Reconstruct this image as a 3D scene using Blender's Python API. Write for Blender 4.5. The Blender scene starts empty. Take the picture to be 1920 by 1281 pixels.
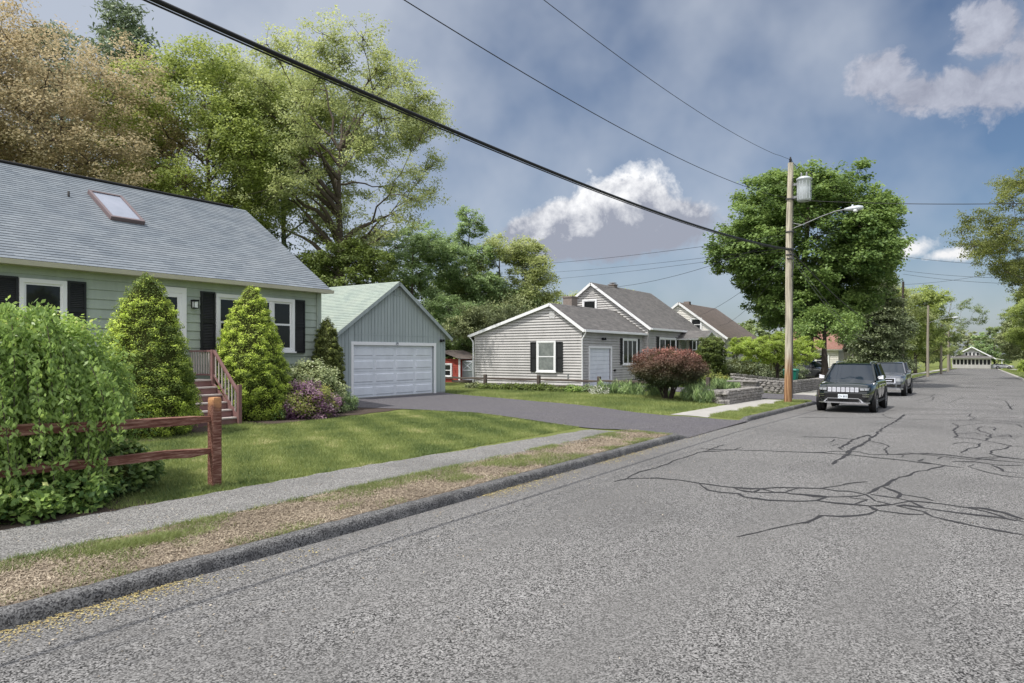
import bpy, math, random
import numpy as np
from mathutils import Vector

# ------------------------------------------------------------------ camera
sc = bpy.context.scene
COL = sc.collection
cd = bpy.data.cameras.new("camera")
cam = bpy.data.objects.new("camera", cd)
COL.objects.link(cam)
sc.camera = cam
cam.location = (0, 0, 2.0)
cam.rotation_euler = (math.radians(90), 0, math.atan(880/1280))
cd.sensor_width = 36; cd.lens = 24
cd.shift_y = 24.5/1920
cd.clip_start = .1; cd.clip_end = 3000
sc.render.resolution_x = 1024; sc.render.resolution_y = 683

# ------------------------------------------------------------------ light
SUN_EL = math.radians(61)
sx, sy = -.215, -.47
AZ = math.atan2(sx, sy)
sunv = Vector((math.sin(AZ)*math.cos(SUN_EL), math.cos(AZ)*math.cos(SUN_EL), math.sin(SUN_EL)))
ld = bpy.data.lights.new("sun", 'SUN'); ld.energy = 3.1; ld.angle = math.radians(.53); ld.color = (1, .955, .88)
sun = bpy.data.objects.new("sun", ld); COL.objects.link(sun)
sun.rotation_euler = sunv.to_track_quat('Z', 'Y').to_euler()
sc.view_settings.view_transform = 'Standard'; sc.view_settings.look = 'None'
sc.view_settings.gamma = 1; sc.view_settings.exposure = 0.45
sc.cycles.max_bounces = 7; sc.cycles.transparent_max_bounces = 6; sc.cycles.diffuse_bounces = 5
sc.cycles.caustics_reflective = False; sc.cycles.caustics_refractive = False

# world: Nishita sky with procedural clouds laid out by sky direction
w = bpy.data.worlds.new("World"); sc.world = w; w.use_nodes = True
nt = w.node_tree; nt.nodes.clear()
def N(t, **k):
    n = nt.nodes.new(t)
    for a, b in k.items(): setattr(n, a, b)
    return n
def Mth(op, a, b=None, clamp=False):
    n = N('ShaderNodeMath', operation=op); n.use_clamp = clamp
    for i, v in enumerate((a, b)):
        if v is None: continue
        if isinstance(v, (int, float)): n.inputs[i].default_value = v
        else: nt.links.new(v, n.inputs[i])
    return n.outputs[0]
def MixC(f, a, b, mode='MIX'):
    n = N('ShaderNodeMix', data_type='RGBA', blend_type=mode)
    for i, v in ((0, f), (6, a), (7, b)):
        if isinstance(v, (int, float)): n.inputs[i].default_value = v
        elif isinstance(v, tuple): n.inputs[i].default_value = (*v, 1)
        else: nt.links.new(v, n.inputs[i])
    return n.outputs[2]
sky = N('ShaderNodeTexSky', sky_type='NISHITA'); sky.sun_disc = False
sky.sun_elevation = SUN_EL; sky.sun_rotation = AZ; sky.air_density = 1.0; sky.dust_density = 1.2; sky.ozone_density = 1.5
tc = N('ShaderNodeTexCoord'); sep = N('ShaderNodeSeparateXYZ'); nt.links.new(tc.outputs['Generated'], sep.inputs[0])
yy = Mth('MAXIMUM', sep.outputs[1], .02)
P = Mth('DIVIDE', sep.outputs[0], yy); Q = Mth('DIVIDE', sep.outputs[2], yy)
def noise(scale, det=6, rough=.55, vec=None, dist=0.):
    n = N('ShaderNodeTexNoise'); n.inputs['Scale'].default_value = scale; n.inputs['Detail'].default_value = det
    n.inputs['Roughness'].default_value = rough; n.inputs['Distortion'].default_value = dist
    nt.links.new(vec or tc.outputs['Generated'], n.inputs['Vector']); return n.outputs[0]
n_big = noise(6, 4, .5); n_mid = noise(22, 9, .62, dist=.25)
def blob(p, q, rp, rq):
    a = Mth('DIVIDE', Mth('SUBTRACT', P, p), rp); b = Mth('DIVIDE', Mth('SUBTRACT', Q, q), rq)
    return Mth('SUBTRACT', 1.0, Mth('SQRT', Mth('ADD', Mth('MULTIPLY', a, a), Mth('MULTIPLY', b, b))))
def dirpq(u, v):
    t = (u-960)/1280; S, C_ = math.sin(math.atan(880/1280)), math.cos(math.atan(880/1280))
    dx, dy = -S+C_*t, C_+S*t
    return dx/dy, (665-v)/1280/dy
def mx(lst):
    o = lst[0]
    for l in lst[1:]: o = Mth('MAXIMUM', o, l)
    return o
def pxblob(u, v, ru, rv):
    p, q = dirpq(u, v); p1, _ = dirpq(u+ru, v); _, q1 = dirpq(u, v-rv); return blob(p, q, abs(p1-p), abs(q1-q))
CL_BIG = [pxblob(*a) for a in ((1650, 140, 70, 55), (1720, 175, 90, 48), (1800, 165, 95, 50), (1860, 55, 80, 75), (1880, 160, 110, 70), (1960, 90, 110, 110))]   # grey cumulus bank high on the right
CL_W = [pxblob(*a) for a in ((1160, 392, 105, 70), (1060, 422, 95, 50), (990, 434, 50, 30), (1245, 425, 90, 50), (1150, 445, 175, 42), (1040, 455, 110, 30))]      # bright cumulus low in the middle
CL_S = [pxblob(*a) for a in ((1700, 470, 75, 22), (1770, 478, 60, 16))]
w_noise = Mth('SUBTRACT', n_mid, .5)
def cover(l, amp, k, bias=0.):
    return Mth('MULTIPLY', Mth('ADD', Mth('ADD', mx(l), bias), Mth('MULTIPLY', w_noise, amp)), k, clamp=True)
c_big = cover(CL_BIG, 2.6, 2.6); c_w = cover(CL_W, 1.4, 3.6, .16); c_s = cover(CL_S, 2.4, 1.8)
col = MixC(1.0, sky.outputs[0], (.55, .60, .66), 'MULTIPLY')
# thin high veil, denser towards the left of the street
veil = Mth('MULTIPLY', Mth('SUBTRACT', Mth('ADD', n_big, Mth('MULTIPLY', P, -.30)), .36), 1.7, clamp=True)
veil = Mth('MULTIPLY', veil, .72)
col = MixC(veil, col, (4.6, 4.95, 5.55))
shade_w = Mth('MULTIPLY', Mth('ADD', Mth('SUBTRACT', Q, .212), Mth('MULTIPLY', w_noise, .26)), 15, clamp=True)
cw = MixC(shade_w, (2.6, 2.8, 3.4), (7.3, 7.35, 7.5))
col = MixC(c_w, col, cw)
shade_b = Mth('MULTIPLY', Mth('ADD', n_mid, -.36), 3.4, clamp=True)
cb = MixC(shade_b, (2.5, 2.65, 3.3), (4.0, 4.2, 4.9))
col = MixC(Mth('MULTIPLY', c_big, .92), col, cb)
col = MixC(c_s, col, (6.8, 6.8, 6.9))
# broken bright cloud, added unseen overhead and behind the viewer for fill light
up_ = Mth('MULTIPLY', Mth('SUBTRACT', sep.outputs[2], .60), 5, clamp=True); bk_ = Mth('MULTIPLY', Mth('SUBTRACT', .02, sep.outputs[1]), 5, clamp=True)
fill_cloud = Mth('MULTIPLY', Mth('MAXIMUM', up_, bk_), Mth('MULTIPLY', Mth('SUBTRACT', n_big, .25), 4, clamp=True), clamp=True)
fill_cloud = Mth('MULTIPLY', fill_cloud, Mth('MULTIPLY', Mth('ADD', sep.outputs[2], .02), 20, clamp=True))
col = MixC(fill_cloud, col, (11.5, 11.5, 12.0))
bg = N('ShaderNodeBackground'); bg.inputs[1].default_value = .10
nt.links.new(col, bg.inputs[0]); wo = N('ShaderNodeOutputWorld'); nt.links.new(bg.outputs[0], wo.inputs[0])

# ------------------------------------------------------------------ helpers
rnd = random.Random(7)
def tag(o, label=None, cat=None, group=None, kind=None):
    if label: o['label'] = label
    if cat: o['category'] = cat
    if group: o['group'] = group
    if kind: o['kind'] = kind
    return o
def thing(name, loc, label, cat, group=None, rz=0.):
    o = bpy.data.objects.new(name, None); COL.objects.link(o); o.location = loc; o.rotation_euler = (0, 0, rz)
    o.empty_display_size = .3
    return tag(o, label, cat, group)
def wloc(o):
    v = Vector((0, 0, 0))
    while o is not None: v += Vector(o.location); o = o.parent
    return v
class MB:
    """collects faces, builds them as ONE mesh object"""
    def __init__(s): s.v = []; s.f = []; s.m = []; s.uv = None; s.sm = []
    def poly(s, pts, mi=0, sm=False):
        b = len(s.v); s.v += [tuple(p) for p in pts]; s.f.append(tuple(range(b, b+len(pts)))); s.m.append(mi); s.sm.append(sm)
    def grid(s, rows, mi=0, sm=True, close=False):
        b = len(s.v); n = len(rows[0])
        for r in rows: s.v += [tuple(p) for p in r]
        for i in range(len(rows)-1):
            for j in range(n if close else n-1):
                k = (j+1) % n
                s.f.append((b+i*n+j, b+i*n+k, b+(i+1)*n+k, b+(i+1)*n+j)); s.m.append(mi); s.sm.append(sm)
    def hexa(s, p, mi=0):   # p: 8 points, bottom 4 ccw then top 4
        b = len(s.v); s.v += [tuple(q) for q in p]
        for f in ((3, 2, 1, 0), (4, 5, 6, 7), (0, 1, 5, 4), (1, 2, 6, 5), (2, 3, 7, 6), (3, 0, 4, 7)):
            s.f.append(tuple(b+i for i in f)); s.m.append(mi); s.sm.append(False)
    def box(s, x0, x1, y0, y1, z0, z1, mi=0):
        s.hexa([(x0, y0, z0), (x1, y0, z0), (x1, y1, z0), (x0, y1, z0), (x0, y0, z1), (x1, y0, z1), (x1, y1, z1), (x0, y1, z1)], mi)
    def bar(s, a, b, wd, ht, mi=0, up=(0, 0, 1), taper=1.):
        a, b = Vector(a), Vector(b); d = (b-a).normalized(); u = Vector(up)
        r = d.cross(u)
        if r.length < 1e-4: r = d.cross(Vector((1, 0, 0)))
        r.normalize(); u = r.cross(d)
        o = []
        for c, k in ((a, 1.), (b, taper)):
            o.append([c-r*wd/2*k-u*ht/2*k, c+r*wd/2*k-u*ht/2*k, c+r*wd/2*k+u*ht/2*k, c-r*wd/2*k+u*ht/2*k])
        s.hexa(o[0]+o[1], mi)
    def tube(s, pts, rad, n=8, mi=0, caps=True, sm=True):
        pts = [Vector(p) for p in pts]; rows = []
        if isinstance(rad, (int, float)): rad = [rad]*len(pts)
        prev = None
        for i, p in enumerate(pts):
            d = (pts[min(i+1, len(pts)-1)]-pts[max(i-1, 0)]).normalized()
            if prev is None:
                r = d.cross(Vector((0, 0, 1)))
                if r.length < 1e-3: r = d.cross(Vector((0, 1, 0)))
            else: r = prev-d*prev.dot(d)
            r.normalize(); prev = r; q = d.cross(r)
            rows.append([p+(r*math.cos(2*math.pi*k/n)+q*math.sin(2*math.pi*k/n))*rad[i] for k in range(n)])
        s.grid(rows, mi, sm, True)
        if caps:
            s.poly(list(reversed(rows[0])), mi); s.poly(rows[-1], mi)
    def lathe(s, c, prof, n=16, mi=0, axis='Z', sm=True):
        rows = []
        for r, h in prof:
            row = []
            for k in range(n):
                a = 2*math.pi*k/n; x, y = r*math.cos(a), r*math.sin(a)
                row.append((c[0]+x, c[1]+y, c[2]+h) if axis == 'Z' else (c[0]+h, c[1]+x, c[2]+y) if axis == 'X' else (c[0]+x, c[1]+h, c[2]+y))
            rows.append(row)
        s.grid(rows, mi, sm, True)
    def build(s, name, mats, parent=None, bevel=0, local=False, subs=0):
        me = bpy.data.meshes.new(name)
        v = np.array(s.v, dtype=np.float64).reshape(-1, 3)
        if parent is not None and not local: v = v-np.array(wloc(parent))
        me.from_pydata(v.tolist(), [], s.f)
        if not isinstance(mats, (list, tuple)): mats = [mats]
        for m in mats: me.materials.append(m)
        if len(mats) > 1: me.polygons.foreach_set('material_index', s.m)
        if any(s.sm): me.polygons.foreach_set('use_smooth', s.sm)
        if s.uv is not None:
            l = me.uv_layers.new(name='UVMap'); flat = [c for p in s.uv for q in p for c in q]
            l.data.foreach_set('uv', flat)
        me.update()
        o = bpy.data.objects.new(name, me); COL.objects.link(o); o.parent = parent
        if bevel:
            b = o.modifiers.new('b', 'BEVEL'); b.width = bevel; b.segments = 2; b.limit_method = 'ANGLE'
        if subs:
            b = o.modifiers.new('s', 'SUBSURF'); b.levels = subs; b.render_levels = subs
        return o
class Fr:
    """wall frame: s along the wall, z up, n outward"""
    def __init__(f, O, U, Nn): f.O, f.U, f.N = Vector(O), Vector(U), Vector(Nn)
    def p(f, s, z, n=0.): return f.O+f.U*s+f.N*n+Vector((0, 0, z))
    def box(f, mb, s0, s1, z0, z1, n0, n1, mi=0):
        q = [f.p(s0, z0, n0), f.p(s1, z0, n0), f.p(s1, z0, n1), f.p(s0, z0, n1), f.p(s0, z1, n0), f.p(s1, z1, n0), f.p(s1, z1, n1), f.p(s0, z1, n1)]
        if (q[1]-q[0]).cross(q[3]-q[0]).z < 0: q = [q[3], q[2], q[1], q[0], q[7], q[6], q[5], q[4]]
        mb.hexa(q, mi)
def fX(X): return Fr((X, 0, 0), (0, 1, 0), (1, 0, 0))     # street-facing wall, s = Y
def fY(Y): return Fr((0, Y, 0), (1, 0, 0), (0, -1, 0))    # wall facing back along the street, s = X

def lettering(name, body, size, m, parent, loc, rot, extrude=.004):
    cu = bpy.data.curves.new(name, 'FONT'); cu.body = body; cu.size = size; cu.extrude = extrude; cu.align_x = 'CENTER'
    t = bpy.data.objects.new(name, cu); COL.objects.link(t); bpy.context.view_layer.update()
    me = bpy.data.meshes.new_from_object(t.evaluated_get(bpy.context.evaluated_depsgraph_get())); bpy.data.objects.remove(t); bpy.data.curves.remove(cu)
    me.materials.clear(); me.materials.append(m); o = bpy.data.objects.new(name, me); COL.objects.link(o); o.parent = parent; o.location = loc; o.rotation_euler = rot; return o

# ------------------------------------------------------------------ materials
MATS = {}
def mat(name, col, rough=.75, spec=.3, metal=0., noise=None, bump=None, build=None, trans=0.):
    if name in MATS: return MATS[name]
    m = bpy.data.materials.new(name); m.use_nodes = True; t = m.node_tree; bs = t.nodes['Principled BSDF']
    bs.inputs['Base Color'].default_value = (*col, 1); bs.inputs['Roughness'].default_value = rough
    bs.inputs['Specular IOR Level'].default_value = spec; bs.inputs['Metallic'].default_value = metal
    geo = t.nodes.new('ShaderNodeNewGeometry')
    if noise:      # (scale, amount, second colour or None)
        c = None
        for (scl, amt, c2) in noise:
            n = t.nodes.new('ShaderNodeTexNoise'); n.inputs['Scale'].default_value = scl; n.inputs['Detail'].default_value = 5
            n.inputs['Roughness'].default_value = .62
            t.links.new(geo.outputs['Position'], n.inputs['Vector'])
            r = t.nodes.new('ShaderNodeMapRange'); r.inputs[1].default_value = .32; r.inputs[2].default_value = .68
            r.inputs[4].default_value = amt
            t.links.new(n.outputs[0], r.inputs[0])
            mx_ = t.nodes.new('ShaderNodeMix'); mx_.data_type = 'RGBA'
            t.links.new(r.outputs[0], mx_.inputs[0])
            if c is None: mx_.inputs[6].default_value = (*col, 1)
            else: t.links.new(c, mx_.inputs[6])
            mx_.inputs[7].default_value = (*c2, 1); c = mx_.outputs[2]
        t.links.new(c, bs.inputs['Base Color'])
    if bump:
        n = t.nodes.new('ShaderNodeTexNoise'); n.inputs['Scale'].default_value = bump[0]; n.inputs['Detail'].default_value = 4
        t.links.new(geo.outputs['Position'], n.inputs['Vector'])
        b = t.nodes.new('ShaderNodeBump'); b.inputs['Strength'].default_value = bump[1]; b.inputs['Distance'].default_value = bump[2]
        t.links.new(n.outputs[0], b.inputs['Height']); t.links.new(b.outputs[0], bs.inputs['Normal'])
    if build: build(m, t, bs, geo)
    MATS[name] = m; return m
def leafmat(name, c_a, c_b, trans=.35, rough=.55, c_c=None):
    """foliage: colour runs c_a..c_b by the per-leaf 'tint' attribute"""
    if name in MATS: return MATS[name]
    m = bpy.data.materials.new(name); m.use_nodes = True; t = m.node_tree; bs = t.nodes['Principled BSDF']
    at = t.nodes.new('ShaderNodeAttribute'); at.attribute_name = 'tint'
    cr = t.nodes.new('ShaderNodeValToRGB'); e = cr.color_ramp.elements
    e[0].color = (*c_a, 1); e[0].position = 0; e[1].color = (*c_b, 1); e[1].position = .8 if c_c else 1.
    if c_c:
        x = cr.color_ramp.elements.new(1.); x.color = (*c_c, 1)
    t.links.new(at.outputs['Fac'], cr.inputs[0]); t.links.new(cr.outputs[0], bs.inputs['Base Color'])
    bs.inputs['Roughness'].default_value = rough; bs.inputs['Specular IOR Level'].default_value = .35
    tr = t.nodes.new('ShaderNodeBsdfTranslucent'); hs = t.nodes.new('ShaderNodeHueSaturation'); hs.inputs['Value'].default_value = 1.5; hs.inputs['Hue'].default_value = .485
    t.links.new(cr.outputs[0], hs.inputs['Color']); t.links.new(hs.outputs[0], tr.inputs[0])
    ms = t.nodes.new('ShaderNodeMixShader'); ms.inputs[0].default_value = trans
    t.links.new(bs.outputs[0], ms.inputs[1]); t.links.new(tr.outputs[0], ms.inputs[2])
    t.links.new(ms.outputs[0], t.nodes['Material Output'].inputs[0])
    MATS[name] = m; return m
CRACKS = [(0.05,[(-4.77,9.75),(-4.71,10.12),(-4.54,10.29),(-4.32,10.46),(-3.96,10.49),(-3.6,10.39),(-3.2,10.34),(-2.89,10.38),(-2.7,10.48),(-2.5,10.75),(-2.21,10.89),(-1.97,11.01),(-1.91,11.12)]),
(0.06,[(-3.59,10.35),(-3.33,9.94),(-3.14,9.88),(-2.87,9.92),(-2.74,9.73),(-2.4,9.71),(-2.01,9.9),(-1.86,10.06),(-1.81,10.33),(-1.79,10.4)]),
(0.05,[(-3.07,10.33),(-2.85,10.13),(-2.6,10.2),(-2.35,10.39),(-2.25,10.34),(-1.8,10.45)]),
(0.05,[(-2.35,10.39),(-2.28,10.77),(-2.21,10.89)]),
(0.06,[(-3.0,10.22),(-2.74,10.15),(-2.7,10.48),(-2.48,10.33)]),
(0.03,[(-2.21,7.55),(-2.07,7.88),(-1.96,8.19),(-1.84,8.46),(-1.71,8.74),(-1.66,9.15),(-1.58,9.2)]),
(0.05,[(-2.24,10.88),(-1.97,11.01),(-1.72,11.63),(-1.47,12.03)]),
(0.05,[(-1.97,11.01),(-1.74,10.94),(-1.58,11.02),(-1.36,10.89),(-1.2,10.5),(-0.98,10.35),(-0.85,10.65),(-0.78,10.77),(-0.54,10.82)]),
(0.05,[(-2.14,10.38),(-1.94,10.32),(-1.65,10.5),(-1.46,10.68),(-1.36,10.89)]),
(0.05,[(-2.04,9.9),(-1.86,10.05),(-1.78,10.38)]),
(0.045,[(-1.86,10.05),(-1.62,10.03),(-1.41,10.07),(-1.21,10.1),(-0.99,10.36)]),
(0.06,[(-1.41,10.07),(-1.33,10.37),(-1.29,10.51),(-1.52,10.53)]),
(0.12,[(-1.35,10.97),(-1.27,11.6),(-1.2,11.85),(-1.12,12.58)]),
(0.07,[(-1.12,12.58),(-0.96,13.22),(-0.74,13.93),(-0.54,14.52)]),
(0.09,[(-1.21,11.64),(-0.99,11.31),(-0.95,11.19),(-0.97,10.85)]),
(0.06,[(-0.95,11.19),(-0.66,11.1),(-0.54,10.95)]),
(0.05,[(-1.31,10.95),(-0.95,10.86),(-0.81,10.75),(-0.46,10.79),(-0.14,10.71),(0.06,10.57),(0.29,10.21),(0.42,10.2)]),
(0.09,[(-0.14,10.75),(0.03,10.78),(0.25,10.62),(0.43,10.34)]),
(0.05,[(0.29,10.35),(0.4,10.27)]),
(0.09,[(-0.8,10.73),(-0.7,10.54),(-0.62,10.38),(-0.83,10.41),(-0.92,10.3)]),
(0.05,[(-0.92,10.3),(-0.6,10.12),(-0.5,9.88),(-0.29,9.74),(-0.06,9.6),(0.16,9.52),(0.39,9.44)]),
(0.05,[(-0.62,10.38),(-0.44,10.32),(-0.19,10.29),(0.15,10.29),(0.42,10.2)]),
(0.12,[(-1.21,10.06),(-1.13,9.91),(-1.1,9.85)]),
(0.06,[(-1.1,9.85),(-1.16,9.59),(-1.43,9.24),(-1.63,9.17),(-1.71,8.66),(-1.77,8.59)]),
(0.05,[(-1.1,9.87),(-0.79,9.84),(-0.59,9.93)]),
(0.1,[(-0.6,10.04),(-0.51,9.92)]),
(0.06,[(-0.99,10.34),(-1.15,10.08)]),
(0.04,[(-4.94,14.27),(-4.74,14.3),(-4.28,14.48),(-3.42,14.75),(-2.72,14.96),(-2.61,15.17)]),
(0.05,[(-4.74,13.81),(-4.41,14.23),(-4.28,14.48),(-4.28,15.05)]),
(0.05,[(-3.05,14.84),(-2.73,15.02),(-2.51,15.41),(-2.08,15.6),(-1.83,15.28),(-1.56,15.47),(-0.9,16.12),(-0.6,16.13),(-0.1,15.91),(0.27,16.35),(0.67,16.27)]),
(0.05,[(-2.73,15.02),(-2.18,15.04),(-1.71,14.9),(-1.19,14.81),(-0.54,14.52),(-0.26,14.45)]),
(0.14,[(-2.23,13.52),(-2.23,14.27),(-2.2,14.93),(-2.24,16.13),(-2.17,16.98)]),
(0.12,[(-2.24,15.17),(-2.25,16.2),(-2.16,17.2),(-2.17,18.56),(-2.34,19.08),(-2.49,17.74),(-2.47,16.74),(-2.52,16.02),(-2.41,15.76)]),
(0.1,[(-2.17,18.56),(-2.23,20.97),(-2.18,24.14),(-2.2,27.28)]),
(0.06,[(-2.13,17.73),(-1.87,17.4),(-1.67,16.94),(-1.69,16.26),(-1.55,15.64),(-1.55,15.35)]),
(0.06,[(-2.87,16.84),(-2.85,17.63)]),
(0.06,[(-2.7,16.24),(-2.62,16.64)]),
(0.05,[(-3.63,17.65),(-2.96,17.97),(-2.51,17.86)]),
(0.05,[(-4.89,23.75),(-4.15,24.34),(-3.35,24.57),(-2.7,25.36),(-2.08,25.17),(-1.38,25.29),(-0.46,25.58),(0.26,26.57),(1.07,25.92)]),
(0.06,[(-2.88,27.06),(-2.66,25.98),(-2.36,25.34)]),
(0.06,[(-2.25,27.24),(-1.53,28.0),(-0.75,28.42),(-0.29,29.45)]),
(0.08,[(-2.2,27.28),(-2.18,24.14)]),
(0.09,[(-0.7,24.31),(-0.53,23.31),(-0.63,21.81),(-0.49,20.48),(-0.55,19.79),(-0.17,19.77),(0.1,19.39),(0.56,18.52)]),
(0.05,[(-0.57,20.76),(-0.14,21.45),(0.16,20.49),(0.82,20.99)]),
(0.08,[(-0.14,22.57),(0.16,21.32),(0.2,20.52),(0.08,19.52)]),
(0.07,[(-0.14,22.57),(0.02,23.52),(0.29,23.51),(0.3,22.52)]),
(0.05,[(-0.53,23.31),(-0.04,24.82),(0.43,25.42),(0.87,25.06),(0.98,23.84)]),
(0.08,[(-0.34,16.57),(-0.25,17.36),(-0.03,18.08),(-0.01,18.75)]),
(0.05,[(-0.54,18.07),(-0.34,18.77),(-0.03,18.46)]),
(0.08,[(0.56,18.52),(0.38,17.79),(0.17,17.33),(0.14,16.8),(0.31,16.44),(0.67,16.24)]),
(0.05,[(0.56,18.52),(0.77,18.55)]),
(0.05,[(-1.56,15.44),(-0.9,16.09),(-0.6,16.1),(-0.1,15.89),(0.65,15.72)]),
(0.05,[(-1.28,16.02),(-0.67,15.86),(-0.1,15.62),(0.27,16.14)]),
(0.12,[(-0.98,14.85),(-0.91,15.24)]),
(0.1,[(-1.28,15.26),(-1.27,15.55)]),
(0.1,[(-0.69,15.39),(-0.63,15.71)]),
(0.1,[(-0.94,16.06),(-0.89,16.2)]),
(0.05,[(-0.98,14.85),(-0.54,14.5)]),
(0.05,[(-0.46,15.16),(-0.1,15.37),(0.25,15.12),(0.63,15.38)]),
(0.1,[(-0.2,14.68),(-0.11,14.97)]),
(0.05,[(-0.2,14.68),(0.07,14.13),(0.29,13.88),(0.57,13.81)]),
(0.08,[(0.15,15.07),(0.25,14.83),(0.31,14.36)]),
(0.04,[(0.31,14.36),(0.59,14.35)]),
(0.07,[(-0.29,29.45),(-0.37,27.78),(-0.17,27.35),(-0.29,26.14)]),
(0.06,[(0.18,44.55),(0.32,42.5)]),
(0.06,[(0.32,42.5),(0.95,40.44),(0.97,34.73),(1.0,33.06)]),
(0.05,[(0.67,46.54),(1.4,46.35),(1.87,45.22)]),
(0.1,[(0.97,36.12),(0.96,33.03)]),
(0.08,[(0.72,32.05),(0.85,31.78)]),
(0.05,[(0.97,34.73),(1.3,37.38),(1.53,37.07)]),
(0.05,[(-2.58,36.92),(-2.3,40.3),(-2.03,41.93),(-1.94,38.04),(-2.38,35.41)]),
(0.06,[(-2.03,41.93),(-2.22,42.52),(-2.19,45.77)]),
(0.05,[(-1.82,37.55),(-1.2,36.92),(-0.68,43.07)]),
(0.08,[(0.33,20.94),(0.57,21.3),(0.6,20.67)]),
(0.05,[(0.41,20.21),(0.68,20.27)]),
(0.06,[(0.87,25.06),(0.95,24.23)]),
(0.05,[(-0.29,26.14),(0.15,27.6),(0.67,28.3),(1.1,28.05)]),
(0.05,[(-0.57,36.37),(0.27,36.04),(0.72,33.66)]),
(0.05,[(-4.72,10.14),(-4.82,10.83),(-4.73,11.45),(-4.78,12.43),(-4.74,13.81),(-4.74,14.52),(-4.71,15.19)])]
def speckle(scale, lo, hi, pos0=.35, pos1=.65, big=None, crackle=None, bumpd=.004):
    """fine aggregate: high frequency value noise between two greys"""
    def f(m, t, bs, geo):
        n = t.nodes.new('ShaderNodeTexNoise'); n.inputs['Scale'].default_value = scale; n.inputs['Detail'].default_value = 2; n.inputs['Roughness'].default_value = .7
        t.links.new(geo.outputs['Position'], n.inputs['Vector'])
        vo = t.nodes.new('ShaderNodeTexVoronoi'); vo.inputs['Scale'].default_value = scale*1.05; t.links.new(geo.outputs['Position'], vo.inputs['Vector'])
        ad = t.nodes.new('ShaderNodeMath'); ad.operation = 'MULTIPLY_ADD'; ad.inputs[1].default_value = .68
        t.links.new(vo.outputs['Color'], ad.inputs[0]); 
        hm = t.nodes.new('ShaderNodeMath'); hm.operation = 'MULTIPLY'; hm.inputs[1].default_value = .32; t.links.new(n.outputs[0], hm.inputs[0])
        t.links.new(hm.outputs[0], ad.inputs[2])
        cr = t.nodes.new('ShaderNodeValToRGB'); cr.color_ramp.elements[0].position = pos0; cr.color_ramp.elements[1].position = pos1
        cr.color_ramp.elements[0].color = (*lo, 1); cr.color_ramp.elements[1].color = (*hi, 1)
        t.links.new(ad.outputs[0], cr.inputs[0]); out = cr.outputs[0]
        if big:
            for (s_, amt, c2, a, b) in big:
                nb = t.nodes.new('ShaderNodeTexNoise'); nb.inputs['Detail'].default_value = 5
                if s_ == 'track':      # wheel tracks: bands drawn out along the street
                    mp = t.nodes.new('ShaderNodeMapping'); mp.inputs['Scale'].default_value = (1.1, .045, 1); t.links.new(geo.outputs['Position'], mp.inputs[0]); t.links.new(mp.outputs[0], nb.inputs['Vector']); nb.inputs['Scale'].default_value = 1.
                else:
                    nb.inputs['Scale'].default_value = s_; t.links.new(geo.outputs['Position'], nb.inputs['Vector'])
                r = t.nodes.new('ShaderNodeMapRange'); r.inputs[1].default_value = a; r.inputs[2].default_value = b; r.inputs[4].default_value = amt
                t.links.new(nb.outputs[0], r.inputs[0]); mx_ = t.nodes.new('ShaderNodeMix'); mx_.data_type = 'RGBA'
                t.links.new(r.outputs[0], mx_.inputs[0]); t.links.new(out, mx_.inputs[6]); mx_.inputs[7].default_value = (*c2, 1); out = mx_.outputs[2]
        t.links.new(out, bs.inputs['Base Color'])
        b = t.nodes.new('ShaderNodeBump'); b.inputs['Strength'].default_value = .6; b.inputs['Distance'].default_value = bumpd
        t.links.new(ad.outputs[0], b.inputs['Height']); t.links.new(b.outputs[0], bs.inputs['Normal'])
    return f
M_road = mat('road_asphalt', (.2, .2, .2), .9, .2, build=speckle(88, (.0, .0, .0), (.37, .365, .36), .30, .80, [(.30, .45, (.055, .055, .057), .45, .72), (1.7, .35, (.135, .132, .128), .48, .75), ('track', .5, (.135, .133, .13), .42, .66)], bumpd=.004))
M_seal = mat('crack_sealant', (.028, .028, .031), .8, .15, noise=[(30, .6, (.055, .055, .058))])
M_drive = mat('driveway_asphalt', (.1, .1, .11), .9, .2, build=speckle(60, (.045, .043, .048), (.165, .158, .168), .3, .7, [(.8, .5, (.095, .09, .105), .45, .7), (6, .4, (.05, .047, .055), .5, .8)]))
M_walk = mat('path_asphalt', (.35, .35, .35), .9, .2, build=speckle(100, (.05, .05, .05), (.32, .315, .305), .34, .66, [(2.2, .5, (.12, .118, .114), .5, .75), (.7, .5, (.10, .10, .098), .52, .7)]))
M_conc = mat('concrete', (.36, .35, .33), .88, .2, noise=[(2, .7, (.26, .25, .235)), (40, .35, (.46, .45, .42))], bump=(60, .3, .003))
M_curb = mat('curb_stone', (.16, .16, .165), .9, .2, build=speckle(90, (.03, .03, .032), (.20, .20, .20), .3, .7, [(1.3, .8, (.26, .26, .24), .60, .70), (5, .5, (.045, .045, .048), .5, .68)], bumpd=.010))
M_soil = mat('soil_litter', (.20, .17, .135), .95, .1, noise=[(7, .8, (.29, .24, .19)), (60, .7, (.11, .08, .055))], bump=(50, .8, .015))
M_mulch = mat('dark_mulch', (.075, .058, .05), .95, .1, noise=[(25, .8, (.03, .024, .02)), (90, .5, (.14, .11, .09))], bump=(60, .8, .02))
M_grassbed = mat('turf', (.12, .15, .045), .95, .1, noise=[(.9, .6, (.17, .17, .06)), (14, .6, (.07, .10, .03)), (80, .6, (.20, .23, .07))], bump=(70, .8, .02))
M_blade = leafmat('grass_blade', (.065, .115, .035), (.28, .33, .11), .3, .6, (.54, .50, .27))
M_blade_dry = leafmat('dry_blade', (.16, .13, .095), (.38, .32, .24), .1, .8, (.56, .50, .40))
M_blade_green = leafmat('tuft_blade', (.09, .14, .04), (.27, .31, .11), .25, .6)
M_catkin = leafmat('yellow_debris', (.30, .22, .09), (.50, .44, .20), .1, .9)

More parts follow.
